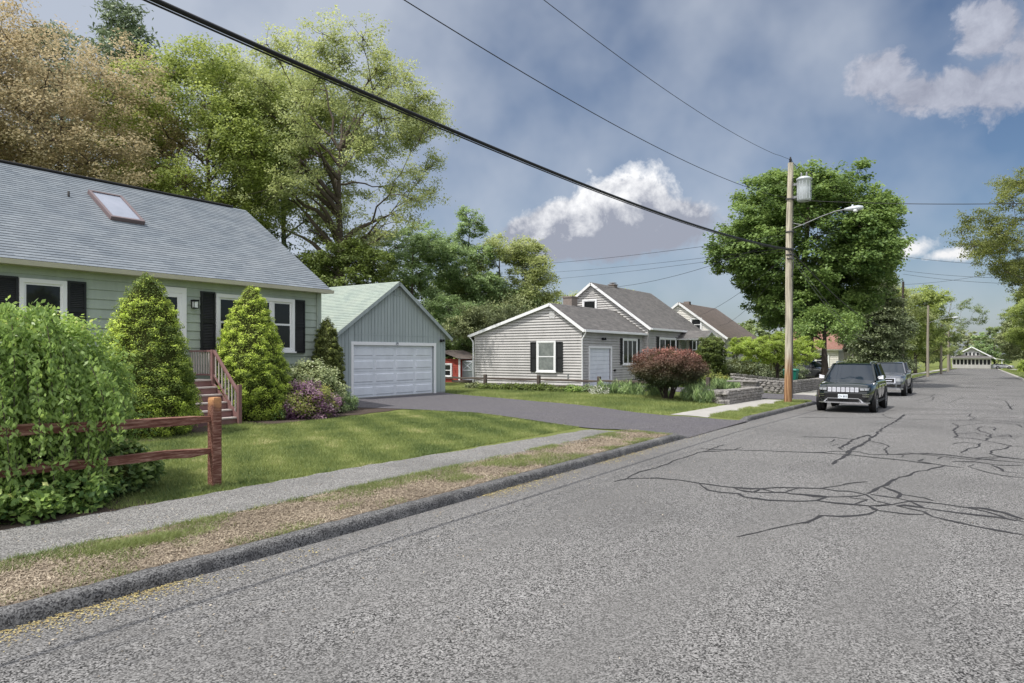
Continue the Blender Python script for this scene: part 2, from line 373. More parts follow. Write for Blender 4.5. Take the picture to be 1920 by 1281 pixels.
def shingle(name, c1, c2, c3, tw=.32, ex=.14):
    def f(m, t, bs, geo):
        uv = t.nodes.new('ShaderNodeUVMap')
        br = t.nodes.new('ShaderNodeTexBrick'); br.inputs['Scale'].default_value = 1.; br.inputs['Mortar Size'].default_value = .004
        br.inputs['Brick Width'].default_value = tw; br.inputs['Row Height'].default_value = ex; br.offset = .43
        br.inputs['Color1'].default_value = (*c1, 1); br.inputs['Color2'].default_value = (*c2, 1); br.inputs['Mortar'].default_value = (*[x*.45 for x in c1], 1)
        t.links.new(uv.outputs[0], br.inputs['Vector'])
        n = t.nodes.new('ShaderNodeTexNoise'); n.inputs['Scale'].default_value = 1.1; n.inputs['Detail'].default_value = 6; t.links.new(uv.outputs[0], n.inputs['Vector'])
        n2 = t.nodes.new('ShaderNodeTexNoise'); n2.inputs['Scale'].default_value = 45; n2.inputs['Detail'].default_value = 2; t.links.new(uv.outputs[0], n2.inputs['Vector'])
        a = t.nodes.new('ShaderNodeMath'); a.operation = 'ADD'; t.links.new(n.outputs[0], a.inputs[0]); t.links.new(n2.outputs[0], a.inputs[1])
        r = t.nodes.new('ShaderNodeMapRange'); r.inputs[1].default_value = .8; r.inputs[2].default_value = 1.3; r.inputs[4].default_value = .5; t.links.new(a.outputs[0], r.inputs[0])
        mx_ = t.nodes.new('ShaderNodeMix'); mx_.data_type = 'RGBA'; t.links.new(r.outputs[0], mx_.inputs[0]); t.links.new(br.outputs[0], mx_.inputs[6]); mx_.inputs[7].default_value = (*c3, 1)
        t.links.new(mx_.outputs[2], bs.inputs['Base Color'])
    return mat(name, c1, .92, .15, build=f)
M_shL = shingle('shingle_pale', (.205, .235, .265), (.14, .165, .195), (.27, .29, .31))
M_shG = shingle('shingle_pale_green', (.31, .37, .33), (.25, .30, .28), (.38, .41, .36))
M_shD = shingle('shingle_dark', (.135, .13, .128), (.20, .19, .185), (.10, .10, .10))
M_shB = shingle('shingle_brown', (.17, .145, .13), (.22, .18, .16), (.13, .12, .115))
M_sage = mat('paint_sage', (.36, .42, .36), .6, .3, noise=[(.8, .3, (.33, .37, .33)), (9, .15, (.41, .45, .40))])
M_slate = mat('paint_blue_grey', (.27, .32, .335), .65, .3, noise=[(1.2, .4, (.24, .285, .29)), (14, .2, (.31, .35, .36))])
M_white = mat('paint_white', (.72, .76, .82), .5, .35, noise=[(1.5, .25, (.64, .68, .75))])
M_trimw = mat('trim_white', (.80, .81, .83), .45, .35)
M_vinyl = mat('vinyl_white', (.50, .495, .495), .5, .35, noise=[(.6, .45, (.41, .41, .415)), (8, .2, (.54, .53, .535))])
M_vinyl3 = mat('vinyl_cream', (.70, .68, .64), .5, .35, noise=[(.6, .25, (.62, .61, .58))])
M_shut = mat('shutter_black', (.018, .02, .022), .5, .35, noise=[(3, .4, (.035, .035, .037))])
M_gutter = mat('gutter_tan', (.55, .53, .45), .45, .4, noise=[(2, .4, (.45, .43, .37))])
M_stoop = mat('stoop_stain', (.20, .105, .10), .7, .3, noise=[(4, .6, (.27, .17, .165)), (30, .3, (.15, .08, .075))])
M_tread = mat('stoop_tread', (.52, .47, .45), .7, .3, noise=[(9, .5, (.40, .35, .34))])
def fencef(m, t, bs, geo):
    mp = t.nodes.new('ShaderNodeMapping'); mp.inputs['Scale'].default_value = (60, 3.5, 40); t.links.new(geo.outputs['Position'], mp.inputs[0])
    n = t.nodes.new('ShaderNodeTexNoise'); n.inputs['Scale'].default_value = 1.; n.inputs['Detail'].default_value = 7; n.inputs['Roughness'].default_value = .7; t.links.new(mp.outputs[0], n.inputs['Vector'])
    cr = t.nodes.new('ShaderNodeValToRGB'); e = cr.color_ramp.elements; e[0].position = .28; e[0].color = (.05, .018, .014, 1); e[1].position = .72; e[1].color = (.42, .27, .21, 1)
    x = cr.color_ramp.elements.new(.48); x.color = (.145, .062, .045, 1)
    t.links.new(n.outputs[0], cr.inputs[0])
    n2 = t.nodes.new('ShaderNodeTexNoise'); n2.inputs['Scale'].default_value = 5; n2.inputs['Detail'].default_value = 5; t.links.new(geo.outputs['Position'], n2.inputs['Vector'])
    sp = t.nodes.new('ShaderNodeSeparateXYZ'); t.links.new(geo.outputs['Position'], sp.inputs[0])
    a = t.nodes.new('ShaderNodeMath'); a.operation = 'MULTIPLY_ADD'; a.inputs[1].default_value = .5; t.links.new(n2.outputs[0], a.inputs[0]); t.links.new(sp.outputs[2], a.inputs[2])
    r = t.nodes.new('ShaderNodeMapRange'); r.inputs[1].default_value = 1.50; r.inputs[2].default_value = 1.60; t.links.new(a.outputs[0], r.inputs[0])
    mx_ = t.nodes.new('ShaderNodeMix'); mx_.data_type = 'RGBA'; t.links.new(r.outputs[0], mx_.inputs[0]); t.links.new(cr.outputs[0], mx_.inputs[6]); mx_.inputs[7].default_value = (.48, .25, .12, 1)
    t.links.new(mx_.outputs[2], bs.inputs['Base Color'])
    b = t.nodes.new('ShaderNodeBump'); b.inputs['Strength'].default_value = .5; b.inputs['Distance'].default_value = .008; t.links.new(n.outputs[0], b.inputs['Height']); t.links.new(b.outputs[0], bs.inputs['Normal'])
M_rail_w = mat('fence_red', (.215, .062, .038), .8, .2, build=fencef)
M_rail_g = mat('fence_grey', (.075, .062, .055), .85, .2, noise=[(5, .6, (.14, .12, .105)), (40, .4, (.09, .075, .065))], bump=(40, .4, .006))
def streakf(c, d, amt=.5, sc=(3.0, 3.0, .35), grime=None):
    def f(m, t, bs, geo):
        mp = t.nodes.new('ShaderNodeMapping'); mp.inputs['Scale'].default_value = sc; t.links.new(geo.outputs['Position'], mp.inputs[0])
        n = t.nodes.new('ShaderNodeTexNoise'); n.inputs['Scale'].default_value = 1.; n.inputs['Detail'].default_value = 6; n.inputs['Roughness'].default_value = .62; t.links.new(mp.outputs[0], n.inputs['Vector'])
        r = t.nodes.new('ShaderNodeMapRange'); r.inputs[1].default_value = .38; r.inputs[2].default_value = .68; r.inputs[4].default_value = amt; t.links.new(n.outputs[0], r.inputs[0])
        mx_ = t.nodes.new('ShaderNodeMix'); mx_.data_type = 'RGBA'; t.links.new(r.outputs[0], mx_.inputs[0]); mx_.inputs[6].default_value = (*c, 1); mx_.inputs[7].default_value = (*d, 1)
        t.links.new(mx_.outputs[2], bs.inputs['Base Color'])
    return f
MATS.pop('paint_sage'); MATS.pop('paint_blue_grey'); MATS.pop('vinyl_white'); MATS.pop('paint_white')
M_sage = mat('paint_sage', (.36, .42, .36), .6, .3, build=streakf((.40, .46, .40), (.30, .345, .30), .7))
M_slate = mat('paint_blue_grey', (.27, .32, .335), .65, .3, build=streakf((.37, .42, .425), (.26, .30, .305), .75, (6, 6, .3)))
M_vinyl = mat('vinyl_white', (.5, .5, .5), .5, .35, build=streakf((.47, .46, .455), (.33, .325, .32), .6, (1.4, 1.4, .6)))
M_white = mat('paint_white', (.72, .76, .82), .5, .35, build=streakf((.73, .77, .83), (.58, .61, .66), .6, (1.5, 1.5, 1.2)))
M_found = mat('foundation', (.36, .36, .36), .9, .2, noise=[(3, .5, (.26, .26, .26))])
M_bark = mat('bark', (.10, .082, .068), .95, .1, noise=[(4, .7, (.17, .145, .12)), (22, .6, (.05, .04, .033))], bump=(18, .8, .05))
M_barkd = mat('bark_dark', (.05, .042, .037), .95, .1, noise=[(5, .6, (.09, .075, .065))], bump=(18, .8, .05))
M_barkg = mat('bark_grey', (.17, .15, .135), .95, .1, noise=[(5, .6, (.24, .22, .2))], bump=(18, .8, .04))
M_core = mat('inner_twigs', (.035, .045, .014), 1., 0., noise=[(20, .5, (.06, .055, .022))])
M_metal = mat('metal_grey', (.22, .23, .235), .5, .4, .4)
M_galv = mat('transformer_grey', (.46, .50, .53), .45, .4, .15, noise=[(4, .3, (.38, .41, .43))])
M_black = mat('black', (.012, .012, .013), .6, .3)
M_rubber = mat('rubber', (.02, .02, .02), .85, .2, noise=[(20, .4, (.04, .038, .036))])
M_cable = mat('cable_black', (.012, .012, .014), .5, .3)
M_cableg = mat('cable_grey', (.06, .06, .065), .5, .3)
M_chrome = mat('chrome', (.8, .8, .82), .12, .5, 1.)
M_alu = mat('wheel_alloy', (.5, .5, .52), .3, .5, .9)
M_shed = mat('shed_red', (.36, .075, .055), .75, .25, noise=[(6, .5, (.28, .055, .045))])
M_stone = mat('field_stone', (.20, .19, .18), .9, .2, noise=[(2.5, .9, (.38, .365, .35)), (7, .85, (.07, .065, .06)), (30, .4, (.45, .43, .41))], bump=(14, .6, .03))
M_chim = mat('chimney_brick', (.20, .17, .155), .9, .15, noise=[(12, .6, (.30, .26, .24))])
M_lens = mat('lens', (.75, .78, .8), .1, .6)
M_headl = mat('headlight_glass', (.34, .36, .38), .08, .7)
M_plate = mat('plate_white', (.75, .8, .85), .4, .4)
M_ink = mat('dark_ink', (.03, .05, .08), .5, .3)
def polef(m, t, bs, geo):
    sp = t.nodes.new('ShaderNodeSeparateXYZ'); t.links.new(geo.outputs['Position'], sp.inputs[0])
    mp = t.nodes.new('ShaderNodeMapping'); mp.inputs['Scale'].default_value = (26, 26, .9); t.links.new(geo.outputs['Position'], mp.inputs[0])
    n = t.nodes.new('ShaderNodeTexNoise'); n.inputs['Scale'].default_value = 1.; n.inputs['Detail'].default_value = 6; t.links.new(mp.outputs[0], n.inputs['Vector'])
    cr = t.nodes.new('ShaderNodeValToRGB'); e = cr.color_ramp.elements; e[0].position = .3; e[0].color = (.16, .14, .12, 1); e[1].position = .62; e[1].color = (.60, .55, .44, 1)
    t.links.new(n.outputs[0], cr.inputs[0])
    cr2 = t.nodes.new('ShaderNodeValToRGB'); e = cr2.color_ramp.elements; e[0].position = .32; e[0].color = (.14, .06, .03, 1); e[1].position = .62; e[1].color = (.47, .29, .16, 1)
    t.links.new(n.outputs[0], cr2.inputs[0])
    ad = t.nodes.new('ShaderNodeMath'); ad.operation = 'MULTIPLY_ADD'; ad.inputs[1].default_value = 1.1; t.links.new(n.outputs[0], ad.inputs[0]); t.links.new(sp.outputs[2], ad.inputs[2])
    r = t.nodes.new('ShaderNodeMapRange'); r.inputs[1].default_value = 1.7; r.inputs[2].default_value = 2.7; r.inputs[3].default_value = 1.; r.inputs[4].default_value = 0.
    t.links.new(ad.outputs[0], r.inputs[0]); mx_ = t.nodes.new('ShaderNodeMix'); mx_.data_type = 'RGBA'
    t.links.new(r.outputs[0], mx_.inputs[0]); t.links.new(cr.outputs[0], mx_.inputs[6]); t.links.new(cr2.outputs[0], mx_.inputs[7]); t.links.new(mx_.outputs[2], bs.inputs['Base Color'])
M_pole = mat('pole_wood', (.3, .27, .22), .85, .2, build=polef)
def glassf(tint, rough=.06):
    def f(m, t, bs, geo):
        bs.inputs['Specular IOR Level'].default_value = .4; bs.inputs['Roughness'].default_value = rough
        n = t.nodes.new('ShaderNodeTexNoise'); n.inputs['Scale'].default_value = 2.3; n.inputs['Detail'].default_value = 3
        t.links.new(geo.outputs['Position'], n.inputs['Vector'])
        b = t.nodes.new('ShaderNodeBump'); b.inputs['Strength'].default_value = .08; b.inputs['Distance'].default_value = .02; t.links.new(n.outputs[0], b.inputs['Height']); t.links.new(b.outputs[0], bs.inputs['Normal'])
    return f
M_glass = mat('window_glass', (.018, .02, .022), .05, .8, build=glassf(0))
M_glassc = mat('window_glass_curtain', (.26, .28, .27), .08, .8, noise=[(3, .8, (.10, .12, .12))])
M_glassk = mat('skylight_glass', (.20, .23, .29), .2, .5, noise=[(1.5, .6, (.32, .34, .42))])
M_cglass = mat('car_glass', (.012, .02, .03), .03, .45)
def carpaint(name, c, flake=0.):
    def f(m, t, bs, geo):
        bs.inputs['Coat Weight'].default_value = 1.; bs.inputs['Coat Roughness'].default_value = .04
    return mat(name, c, .16, .25, flake, build=f)

# siding and roofs as real courses -------------------------------------------------
def xr(poly, z):
    xs = []
    n = len(poly)
    for i in range(n):
        (a, za), (b, zb) = poly[i], poly[(i+1) % n]
        if za == zb:
            if abs(za-z) < 1e-9: xs += [a, b]
            continue
        t = (z-za)/(zb-za)
        if -1e-9 <= t <= 1+1e-9: xs.append(a+(b-a)*t)
    return (min(xs), max(xs)) if xs else None
def siding(mb, fr, poly, ex=.115, d=.034, mi=0, gapf=.13):
    z0, z1 = min(p[1] for p in poly), max(p[1] for p in poly)
    k = 0; z = z0
    zs = sorted({p[1] for p in poly})
    while z < z1-1e-4:
        zt = min(z+ex, z1)
        for zb in zs:
            if z+.01 < zb < zt-.001: pass
        a, b = xr(poly, z+1e-6), xr(poly, zt-1e-6)
        if a and b:
            zq = z+ex*gapf if k else z; k = 1; P1, P2, P3, P4 = fr.p(a[0], zq, d), fr.p(a[1], zq, d), fr.p(b[1], zt, .002), fr.p(b[0], zt, .002)
            mb.poly([P1, P2, P3, P4] if fr.U.cross(Vector((0, 0, 1))).dot(fr.N) > 0 else [P4, P3, P2, P1], mi)
            mb.poly([fr.p(a[0], zq, -.004), fr.p(a[1], zq, -.004), P2, P1], mi)
        z += ex
def vert_siding(mb, fr, s0, s1, zb, ztop, wd=.19, gap=.018, d=.018, mi=0):
    s = s0
    while s < s1-.02:
        e = min(s+wd-gap, s1); t0, t1 = ztop(s), ztop(e); b0 = zb(s) if callable(zb) else zb
        mb.hexa([fr.p(s, b0, d), fr.p(s, b0, 0), fr.p(e, b0, 0), fr.p(e, b0, d), fr.p(s, t0, d), fr.p(s, t0, 0), fr.p(e, t1, 0), fr.p(e, t1, d)], mi)
        s += wd
def shingles(name, A, B, C, D, m, parent, ex=.14, lip=.012, th=.10, mat_edge=None):
    """A-B eave, D-C ridge; courses with real butt edges and a slab below"""
    A, B, C, D = map(Vector, (A, B, C, D)); mb = MB(); mb.uv = []
    L = (D-A).length; n = max(2, round(L/ex)); nn = (B-A).cross(D-A).normalized()
    if nn.z < 0: nn = -nn
    W = (B-A).length
    for i in range(n):
        a, b = i/n, (i+1)/n
        p0, p1 = A.lerp(D, a)+nn*lip, B.lerp(C, a)+nn*lip; p2, p3 = B.lerp(C, b), A.lerp(D, b)
        mb.poly([p0, p1, p2, p3]); mb.uv.append([(0, a*L+.002), (W, a*L+.002), (W, b*L-.002), (0, b*L-.002)])
        q0, q1 = A.lerp(D, a), B.lerp(C, a)
        mb.poly([q0, q1, p1, p0]); mb.uv.append([(0, a*L), (W, a*L), (W, a*L+.001), (0, a*L+.001)])
    o = mb.build(name, m, parent)
    if mat_edge:
        e = MB(); o_ = nn*(-th)
        q = [A+o_, B+o_, C+o_, D+o_]; p = [x-nn*.003 for x in (A, B, C, D)]
        e.hexa([*q, *p]); e.build('roof_edge', mat_edge, o)
    return o
def window(parent, fr, s0, s1, z0, z1, n=.075, case=.10, glass=None, frame=None, kind='hung', name='window', sill=True):
    frame = frame or M_trimw; glass = glass or M_glass
    mb = MB(); c = case
    for (a, b, d, e) in ((s0, s1, z1-c, z1), (s0, s0+c, z0, z1-c), (s1-c, s1, z0, z1-c), (s0+c, s1-c, z0, z0+c*.6)):
        fr.box(mb, a, b, d, e, 0, n+.025)
    if sill: fr.box(mb, s0-.04, s1+.04, z0-.05, z0-.002, 0, n+.06)
    root = mb.build(name, frame, parent, bevel=.004)
    i0, i1, j0, j1 = s0+c, s1-c, z0+c*.6, z1-c; t = .045
    sb = MB()
    def sash(a, b, d, e, nn):
        for q in ((a, b, e-t, e), (a, b, d, d+t), (a, a+t, d+t, e-t), (b-t, b, d+t, e-t)): fr.box(sb, *q, nn-.02, nn)
    gb = MB()
    def pane(a, b, d, e, nn): fr.box(gb, a+t, b-t, d+t, e-t, nn-.016, nn-.010)
    if kind == 'hung':
        m = (j0+j1)/2
        sash(i0, i1, m-.02, j1, n-.005); sash(i0, i1, j0, m+.02, n+.012); pane(i0, i1, m-.02, j1, n-.005); pane(i0, i1, j0, m+.02, n+.012)
    elif kind == 'fixed':
        sash(i0, i1, j0, j1, n); pane(i0, i1, j0, j1, n)
    else:
        k = int(kind); wv = (i1-i0)/k
        for q in range(k): sash(i0+q*wv, i0+(q+1)*wv, j0, j1, n); pane(i0+q*wv, i0+(q+1)*wv, j0, j1, n)
    sb.build('sash', frame, root); gb.build('pane', glass, root)
    return root
def shutter(parent, fr, s0, s1, z0, z1, n=.07, louv=True):
    mb = MB(); t = .05
    for q in ((s0, s0+t, z0, z1), (s1-t, s1, z0, z1), (s0+t, s1-t, z1-t, z1), (s0+t, s1-t, z0, z0+t), (s0+t, s1-t, (z0+z1)/2-.035, (z0+z1)/2+.035)):
        fr.box(mb, *q, 0, n+.02)
    fr.box(mb, s0+t, s1-t, z0+t, z1-t, 0, n-.012)
    if louv:
        z = z0+t+.02
        while z < z1-t-.03:
            if abs(z-(z0+z1)/2) > .06:
                a, b = fr.p(s0+t, z, n+.008), fr.p(s1-t, z, n+.008); c, d = fr.p(s1-t, z+.03, n-.01), fr.p(s0+t, z+.03, n-.01)
                mb.poly([a, b, c, d]); mb.poly([fr.p(s0+t, z, n-.01), fr.p(s1-t, z, n-.01), b, a])
            z += .045
    return mb.build('shutter', M_shut, parent)
def gable_walls_poly(x0, xr_, x1, zb, z0, zr, z1): return [(x0, zb), (x1, zb), (x1, z1), (xr_, zr), (x0, z0)]
# ------------------------------------------------------------------ terrain
def Gz(Y): return -.0095*(min(max(Y, 18), 280)-18)
def ss(a, b, x):
    t = min(max((x-a)/(b-a), 0), 1); return t*t*(3-2*t)
DRV = [(15.9, 21.0), (32.3, 37.6)]          # driveway mouths at the kerb
def apron(X, Y):
    k = 1.
    for a, b in DRV:
        inn = ss(a-.5, a+.2, Y)*(1-ss(b-.2, b+.5, Y)); r = ss(0, 1.6, -6.0-X)
        k = min(k, 1-inn*(1-r))
    return k
def Lot(Y): return .15-.0095*(min(max(Y, 45), 280)-45)
def zg(X, Y):
    g = Gz(Y)
    if -5.95 < X < 3.75: return g-.06
    if X <= -5.95:
        z = g+.095*apron(X, Y)
        if X < -8.5:
            t = ss(-8.5, -12.5, X) if False else min(1, (-8.5-X)/4.); t = t*t*(3-2*t)
            z = z*(1-t)+Lot(Y)*t
        return z
    return g+.10+.2*ss(5, 20, X)
def sheet(name, xs, ys, zf, m, kind='structure', label=None, cat=None):
    mb = MB(); mb.grid([[(x, y, zf(x, y)) for x in xs] for y in ys]); o = mb.build(name, m)
    tag(o, label, cat, kind=kind); return o
def lin(a, b, st):
    n = max(1, int(round((b-a)/st))); return [a+(b-a)*i/n for i in range(n+1)]
XS = [-900, -400, -200, -120, -80, -60]+lin(-50, -14, 2)[:-1]+lin(-14, -8.5, .5)[:-1]+lin(-8.5, -6.07, .27)[:-1]+[-6.07, -5.96, -5.9, -4, 0, 3.7, 3.8, 4.2, 6, 10, 16, 25, 40, 80, 200, 400, 900]
YS = [-400, -100, -40, -15]+lin(-10, 14, 1)[:-1]+lin(14, 40, .35)[:-1]+lin(40, 60, 2)[:-1]+lin(60, 300, 8)+[400, 700, 1200, 2400]
sheet('ground', XS, YS, zg, M_grassbed)
sheet('road', [-5.92, -4.5, -3, -1.5, 0, 1.5, 3, 3.72], [-30, -15]+lin(-10, 40, 2)[:-1]+lin(40, 234, 4), lambda x, y: Gz(y)+.02*(1-((x+1.1)/4.8)**2)*.5-.01, M_road)
sheet('cross_street', lin(-90, 90, 10), [234, 238, 242], lambda x, y: Gz(y)+.004, M_road)
def roadz(x, y): return Gz(y)+.02*(1-((x+1.1)/4.8)**2)*.5-.01
# tar sealant over the cracks
mb = MB()
for wd, pts in CRACKS:
    r = random.Random(hash((pts[0][0], len(pts))) % 9999); P_ = []
    for (a, b), (c, d) in zip(pts, pts[1:]):
        L = math.hypot(c-a, d-b); n = max(1, int(L/.16))
        for i in range(n):
            t = i/n; j = min(.035, L*.05) if 0 < i else 0
            P_.append((a+(c-a)*t+r.uniform(-j, j), b+(d-b)*t+r.uniform(-j, j)))
    P_.append(pts[-1]); L_, R_ = [], []
    for i, (x, y) in enumerate(P_):
        dx, dy = P_[min(i+1, len(P_)-1)][0]-P_[max(i-1, 0)][0], P_[min(i+1, len(P_)-1)][1]-P_[max(i-1, 0)][1]
        l = math.hypot(dx, dy) or 1; cv = abs(dx*x+dy*y)/l/math.hypot(x, y); k = min(wd, .11)*.5*r.uniform(.6, 1.4)*(1.55-1.05*cv)
        if i in (0, len(P_)-1): k *= .4
        L_.append((x-dy/l*k, y+dx/l*k)); R_.append((x+dy/l*k, y-dx/l*k))
    h = .004+r.random()*.002
    mb.grid([[(*p, roadz(*p)+h) for p in L_], [(*p, roadz(*p)+h) for p in R_]][::-1], sm=False)
# further sealed cracks beyond the traced ones
r = random.Random(5)
for k in range(46):
    y = r.uniform(52, 175); x = r.uniform(-5, 3); n = r.randint(4, 9); L_, R_ = [], []; a = r.choice([0, 0, 1.57, .3, -.3]); k_ = r.uniform(.04, .09)
    for i in range(n):
        L_.append((x, y)); R_.append((x+k_*math.sin(a)+.01, y-k_*math.cos(a)*2)); x += math.cos(a)*r.uniform(.3, .8); y += math.sin(a)*r.uniform(.6, 1.6); a += r.uniform(-.5, .5)
        x = max(-5.6, min(3.4, x))
    mb.grid([[(*p, roadz(*p)+.006) for p in L_], [(*p, roadz(*p)+.006) for p in R_]], sm=False)
tag(mb.build('road_crack_sealant', M_seal), kind='structure')

def strip(name, fa, fb, ys, off, m, nx=5):
    mb = MB(); mb.grid([[(fa(y)+(fb(y)-fa(y))*i/(nx-1), y, zg(fa(y)+(fb(y)-fa(y))*i/(nx-1), y)+off) for i in range(nx)] for y in ys])
    return tag(mb.build(name, m), kind='structure')
def pl(pts):
    def f(y):
        if y <= pts[0][0]: return pts[0][1]
        for (a, p), (b, q) in zip(pts, pts[1:]):
            if y <= b: return p+(q-p)*(y-a)/(b-a)
        return pts[-1][1]
    return f
w_out = pl([(7, -7.38), (12, -7.2), (20, -7.0), (40, -7.05)]); w_in = pl([(8, -8.68), (15.6, -8.15), (26, -8.28), (60, -8.3)])
_r = random.Random(3)
def rag(f, a=.05):
    c = {}
    def g(y):
        k = round(y, 3)
        if k not in c: c[k] = f(y)+_r.uniform(-a, a)
        return c[k]
    return g
strip('sidewalk', rag(w_in), rag(w_out), lin(-12, 15.35, .22), .012, M_walk)
strip('sidewalk', rag(w_in, .02), rag(w_out, .05), lin(20.9, 32.0, .25), .012, M_conc)
strip('sidewalk', w_in, w_out, lin(37.6, 120, 2), .012, M_conc)
strip('sidewalk', w_in, w_out, lin(120, 226, 4), .012, M_conc)
# tree lawn soil between walk and kerb
for a, b, m in ((-12, 15.5, M_soil), (21.2, 32.0, M_grassbed)):
    strip('tree_lawn', rag(w_out, .06), lambda y: -6.06, lin(a, b, .25), .008, m)
# mulch bed under the vine at the fence
strip('planting_bed', rag(lambda y: -11.2, .2), rag(w_in, .03), lin(-4, 4.6, .3), .006, M_mulch)
# bed along the front of the first house
strip('planting_bed', lambda y: -18.5, rag(lambda y: -15.1+.5*math.sin(y), .12), lin(5, 10, .3), .012, M_mulch)
strip('planting_bed', lambda y: -18.5, rag(lambda y: -15.4-.10*(y-11), .12), lin(11, 17.2, .3), .012, M_mulch)
# driveway of the garage: near edge and far edge as X -> Y
near = pl([(-21.4, 18.9), (-20.2, 17.9), (-18.5, 16.3), (-16, 16.9), (-13.2, 17.1), (-10, 16.1), (-8.3, 15.55), (-7.2, 15.75), (-5.9, 15.9)])
far = pl([(-21.4, 25.3), (-20.1, 24.6), (-15.8, 23.1), (-11.6, 21.7), (-7.9, 20.3), (-7, 20.6), (-5.9, 21.1)])
mb = MB(); rows = []
for X in lin(-21.38, -5.8, .3):
    a, b = near(X)+_r.uniform(-.05, .05), far(X)+_r.uniform(-.05, .05); rows.append([(X, a+(b-a)*i/14, max(zg(X, a+(b-a)*i/14), Gz(a)-.018)+.022) for i in range(15)])
mb.grid(rows); tag(mb.build('driveway', M_drive), kind='structure')
mb = MB(); rows = []
for X in lin(-24, -5.9, .3):
    a, b = 32.4+_r.uniform(-.05, .05), 37.5; rows.append([(X, a+(b-a)*i/10, max(zg(X, a+(b-a)*i/10), Gz(a))+.022) for i in range(11)])
mb.grid(rows); tag(mb.build('driveway', M_drive), kind='structure')
# kerbs
def kerb(y0, y1, label=None):
    mb = MB(); rows = []; r = random.Random(int(y0*7)+3)
    for y in lin(y0, y1, .12 if y0 < 18 else .3 if y0 < 40 else 2.):
        e = min(1, (y-y0)/.6+.05, (y1-y)/.6+.05) if y0 > -10 or y > y0+2 else 1
        if y1 > 200: e = 1
        g = Gz(y); j = lambda a: r.uniform(-a, a)
        h = .112*e; jt = 1 if (k_ := round((y-y0)/.12)) % 20 else .7
        rows.append([(-6.09, y, g+.02), (-6.075+j(.012), y, g+h*.94+j(.004)), (-5.99+j(.01), y, g+h+.008+j(.004)), (-5.905+j(.007), y, g+h+j(.004)), (-5.882+j(.006), y, g+h*.86*jt+j(.006)), (-5.868+j(.007), y, g+h*.45*jt+j(.006)), (-5.85+j(.008), y, g-.02)])
    mb.grid(rows); return tag(mb.build('curb', M_curb), kind='structure')
kerb(-12, 16.1); kerb(20.9, 32.2); kerb(37.7, 226)
mb = MB(); mb.grid([[(3.68, y, Gz(y)-.02), (3.72, y, Gz(y)+.10), (3.86, y, Gz(y)+.12), (3.9, y, Gz(y))] for y in lin(-12, 226, 4)]); tag(mb.build('curb', M_conc), kind='structure')
# worn concrete kerbing and a pale dusty verge on the far right side
sheet('sidewalk', [6.2, 7.4], lin(20, 226, 6), lambda x, y: zg(x, y)+.012, M_conc)

# ------------------------------------------------------------------ scattered small stuff
def mesh_np(name, V, m, tint=None, nv=4, parent=None, smooth=False):
    """V: (n, nv, 3) polygons"""
    n = V.shape[0]; me = bpy.data.meshes.new(name)
    if parent is not None: V = V-np.array(wloc(parent))
    me.vertices.add(n*nv); me.vertices.foreach_set('co', V.reshape(-1).astype(np.float32))
    me.loops.add(n*nv); me.loops.foreach_set('vertex_index', np.arange(n*nv, dtype=np.int32))
    me.polygons.add(n); me.polygons.foreach_set('loop_start', np.arange(0, n*nv, nv, dtype=np.int32))
    me.update(calc_edges=True)
    if tint is not None:
        a = me.attributes.new('tint', 'FLOAT', 'FACE'); a.data.foreach_set('value', tint.astype(np.float32))
    me.materials.append(m)
    o = bpy.data.objects.new(name, me); COL.objects.link(o); o.parent = parent; return o
def blades(name, X, Y, h, wd, m, label, cat='grass', off=0., seed=1, lean=.5, tint=None, zf=None):
    g = np.random.default_rng(seed); n = len(X)
    Z = np.array([(zf or zg)(x, y) for x, y in zip(X, Y)])+off
    a = g.uniform(0, 2*np.pi, n); hh = h*g.uniform(.5, 1.3, n); ww = wd*g.uniform(.6, 1.3, n)
    lx, ly = g.normal(0, lean, n)*hh, g.normal(0, lean, n)*hh
    b = np.stack([X, Y, Z], 1); d = np.stack([np.cos(a)*ww/2, np.sin(a)*ww/2, np.zeros(n)], 1)
    V = np.stack([b-d, b+d, b+np.stack([lx, ly, hh], 1)], 1)
    t = np.clip((g.random(n)*.6 if tint is None else tint*.6)+g.random(n)*.4, 0, 1)
    o = mesh_np(name, V, m, t, 3); tag(o, label, cat, kind='stuff'); return o
def vnoise(X, Y, s, seed=0):
    """smooth value noise, 0..1"""
    g = np.random.default_rng(seed); T = g.random((64, 64)); x, y = X*s % 64, Y*s % 64
    i, j = np.floor(x).astype(int), np.floor(y).astype(int); u, v = x-i, y-j; u = u*u*(3-2*u); v = v*v*(3-2*v)
    a, b, c, d = T[i % 64, j % 64], T[(i+1) % 64, j % 64], T[i % 64, (j+1) % 64], T[(i+1) % 64, (j+1) % 64]
    return (a*(1-u)+b*u)*(1-v)+(c*(1-u)+d*u)*v
g = np.random.default_rng(11)
# near lawn
n = 300000; Y = g.uniform(2.5, 18.6, n); X = -8.6-9.9*g.random(n)**1.25
nr = np.array([near(x) for x in X]); wi = np.array([w_in(y) for y in Y])
keep = (Y < nr-.05) & (X < wi-.03) & ~((Y < 4.4+.3*np.sin(X*3)) & (X > -10.9)) & ~((X < -15.4) & (Y > 11.2)) & ~((X < -15.1) & (Y < 9.8))
X, Y = X[keep], Y[keep]; tn = vnoise(X, Y, .8, 1)*.55+vnoise(X, Y, 3.1, 2)*.45
blades('lawn_grass', X, Y, .055, .010, M_blade, 'mown green lawn in front of the sage house', seed=2, tint=np.clip((tn-.5)*1.5+.45+.25*np.sin((X*.5+Y*.86)*5.5), 0, 1.2))
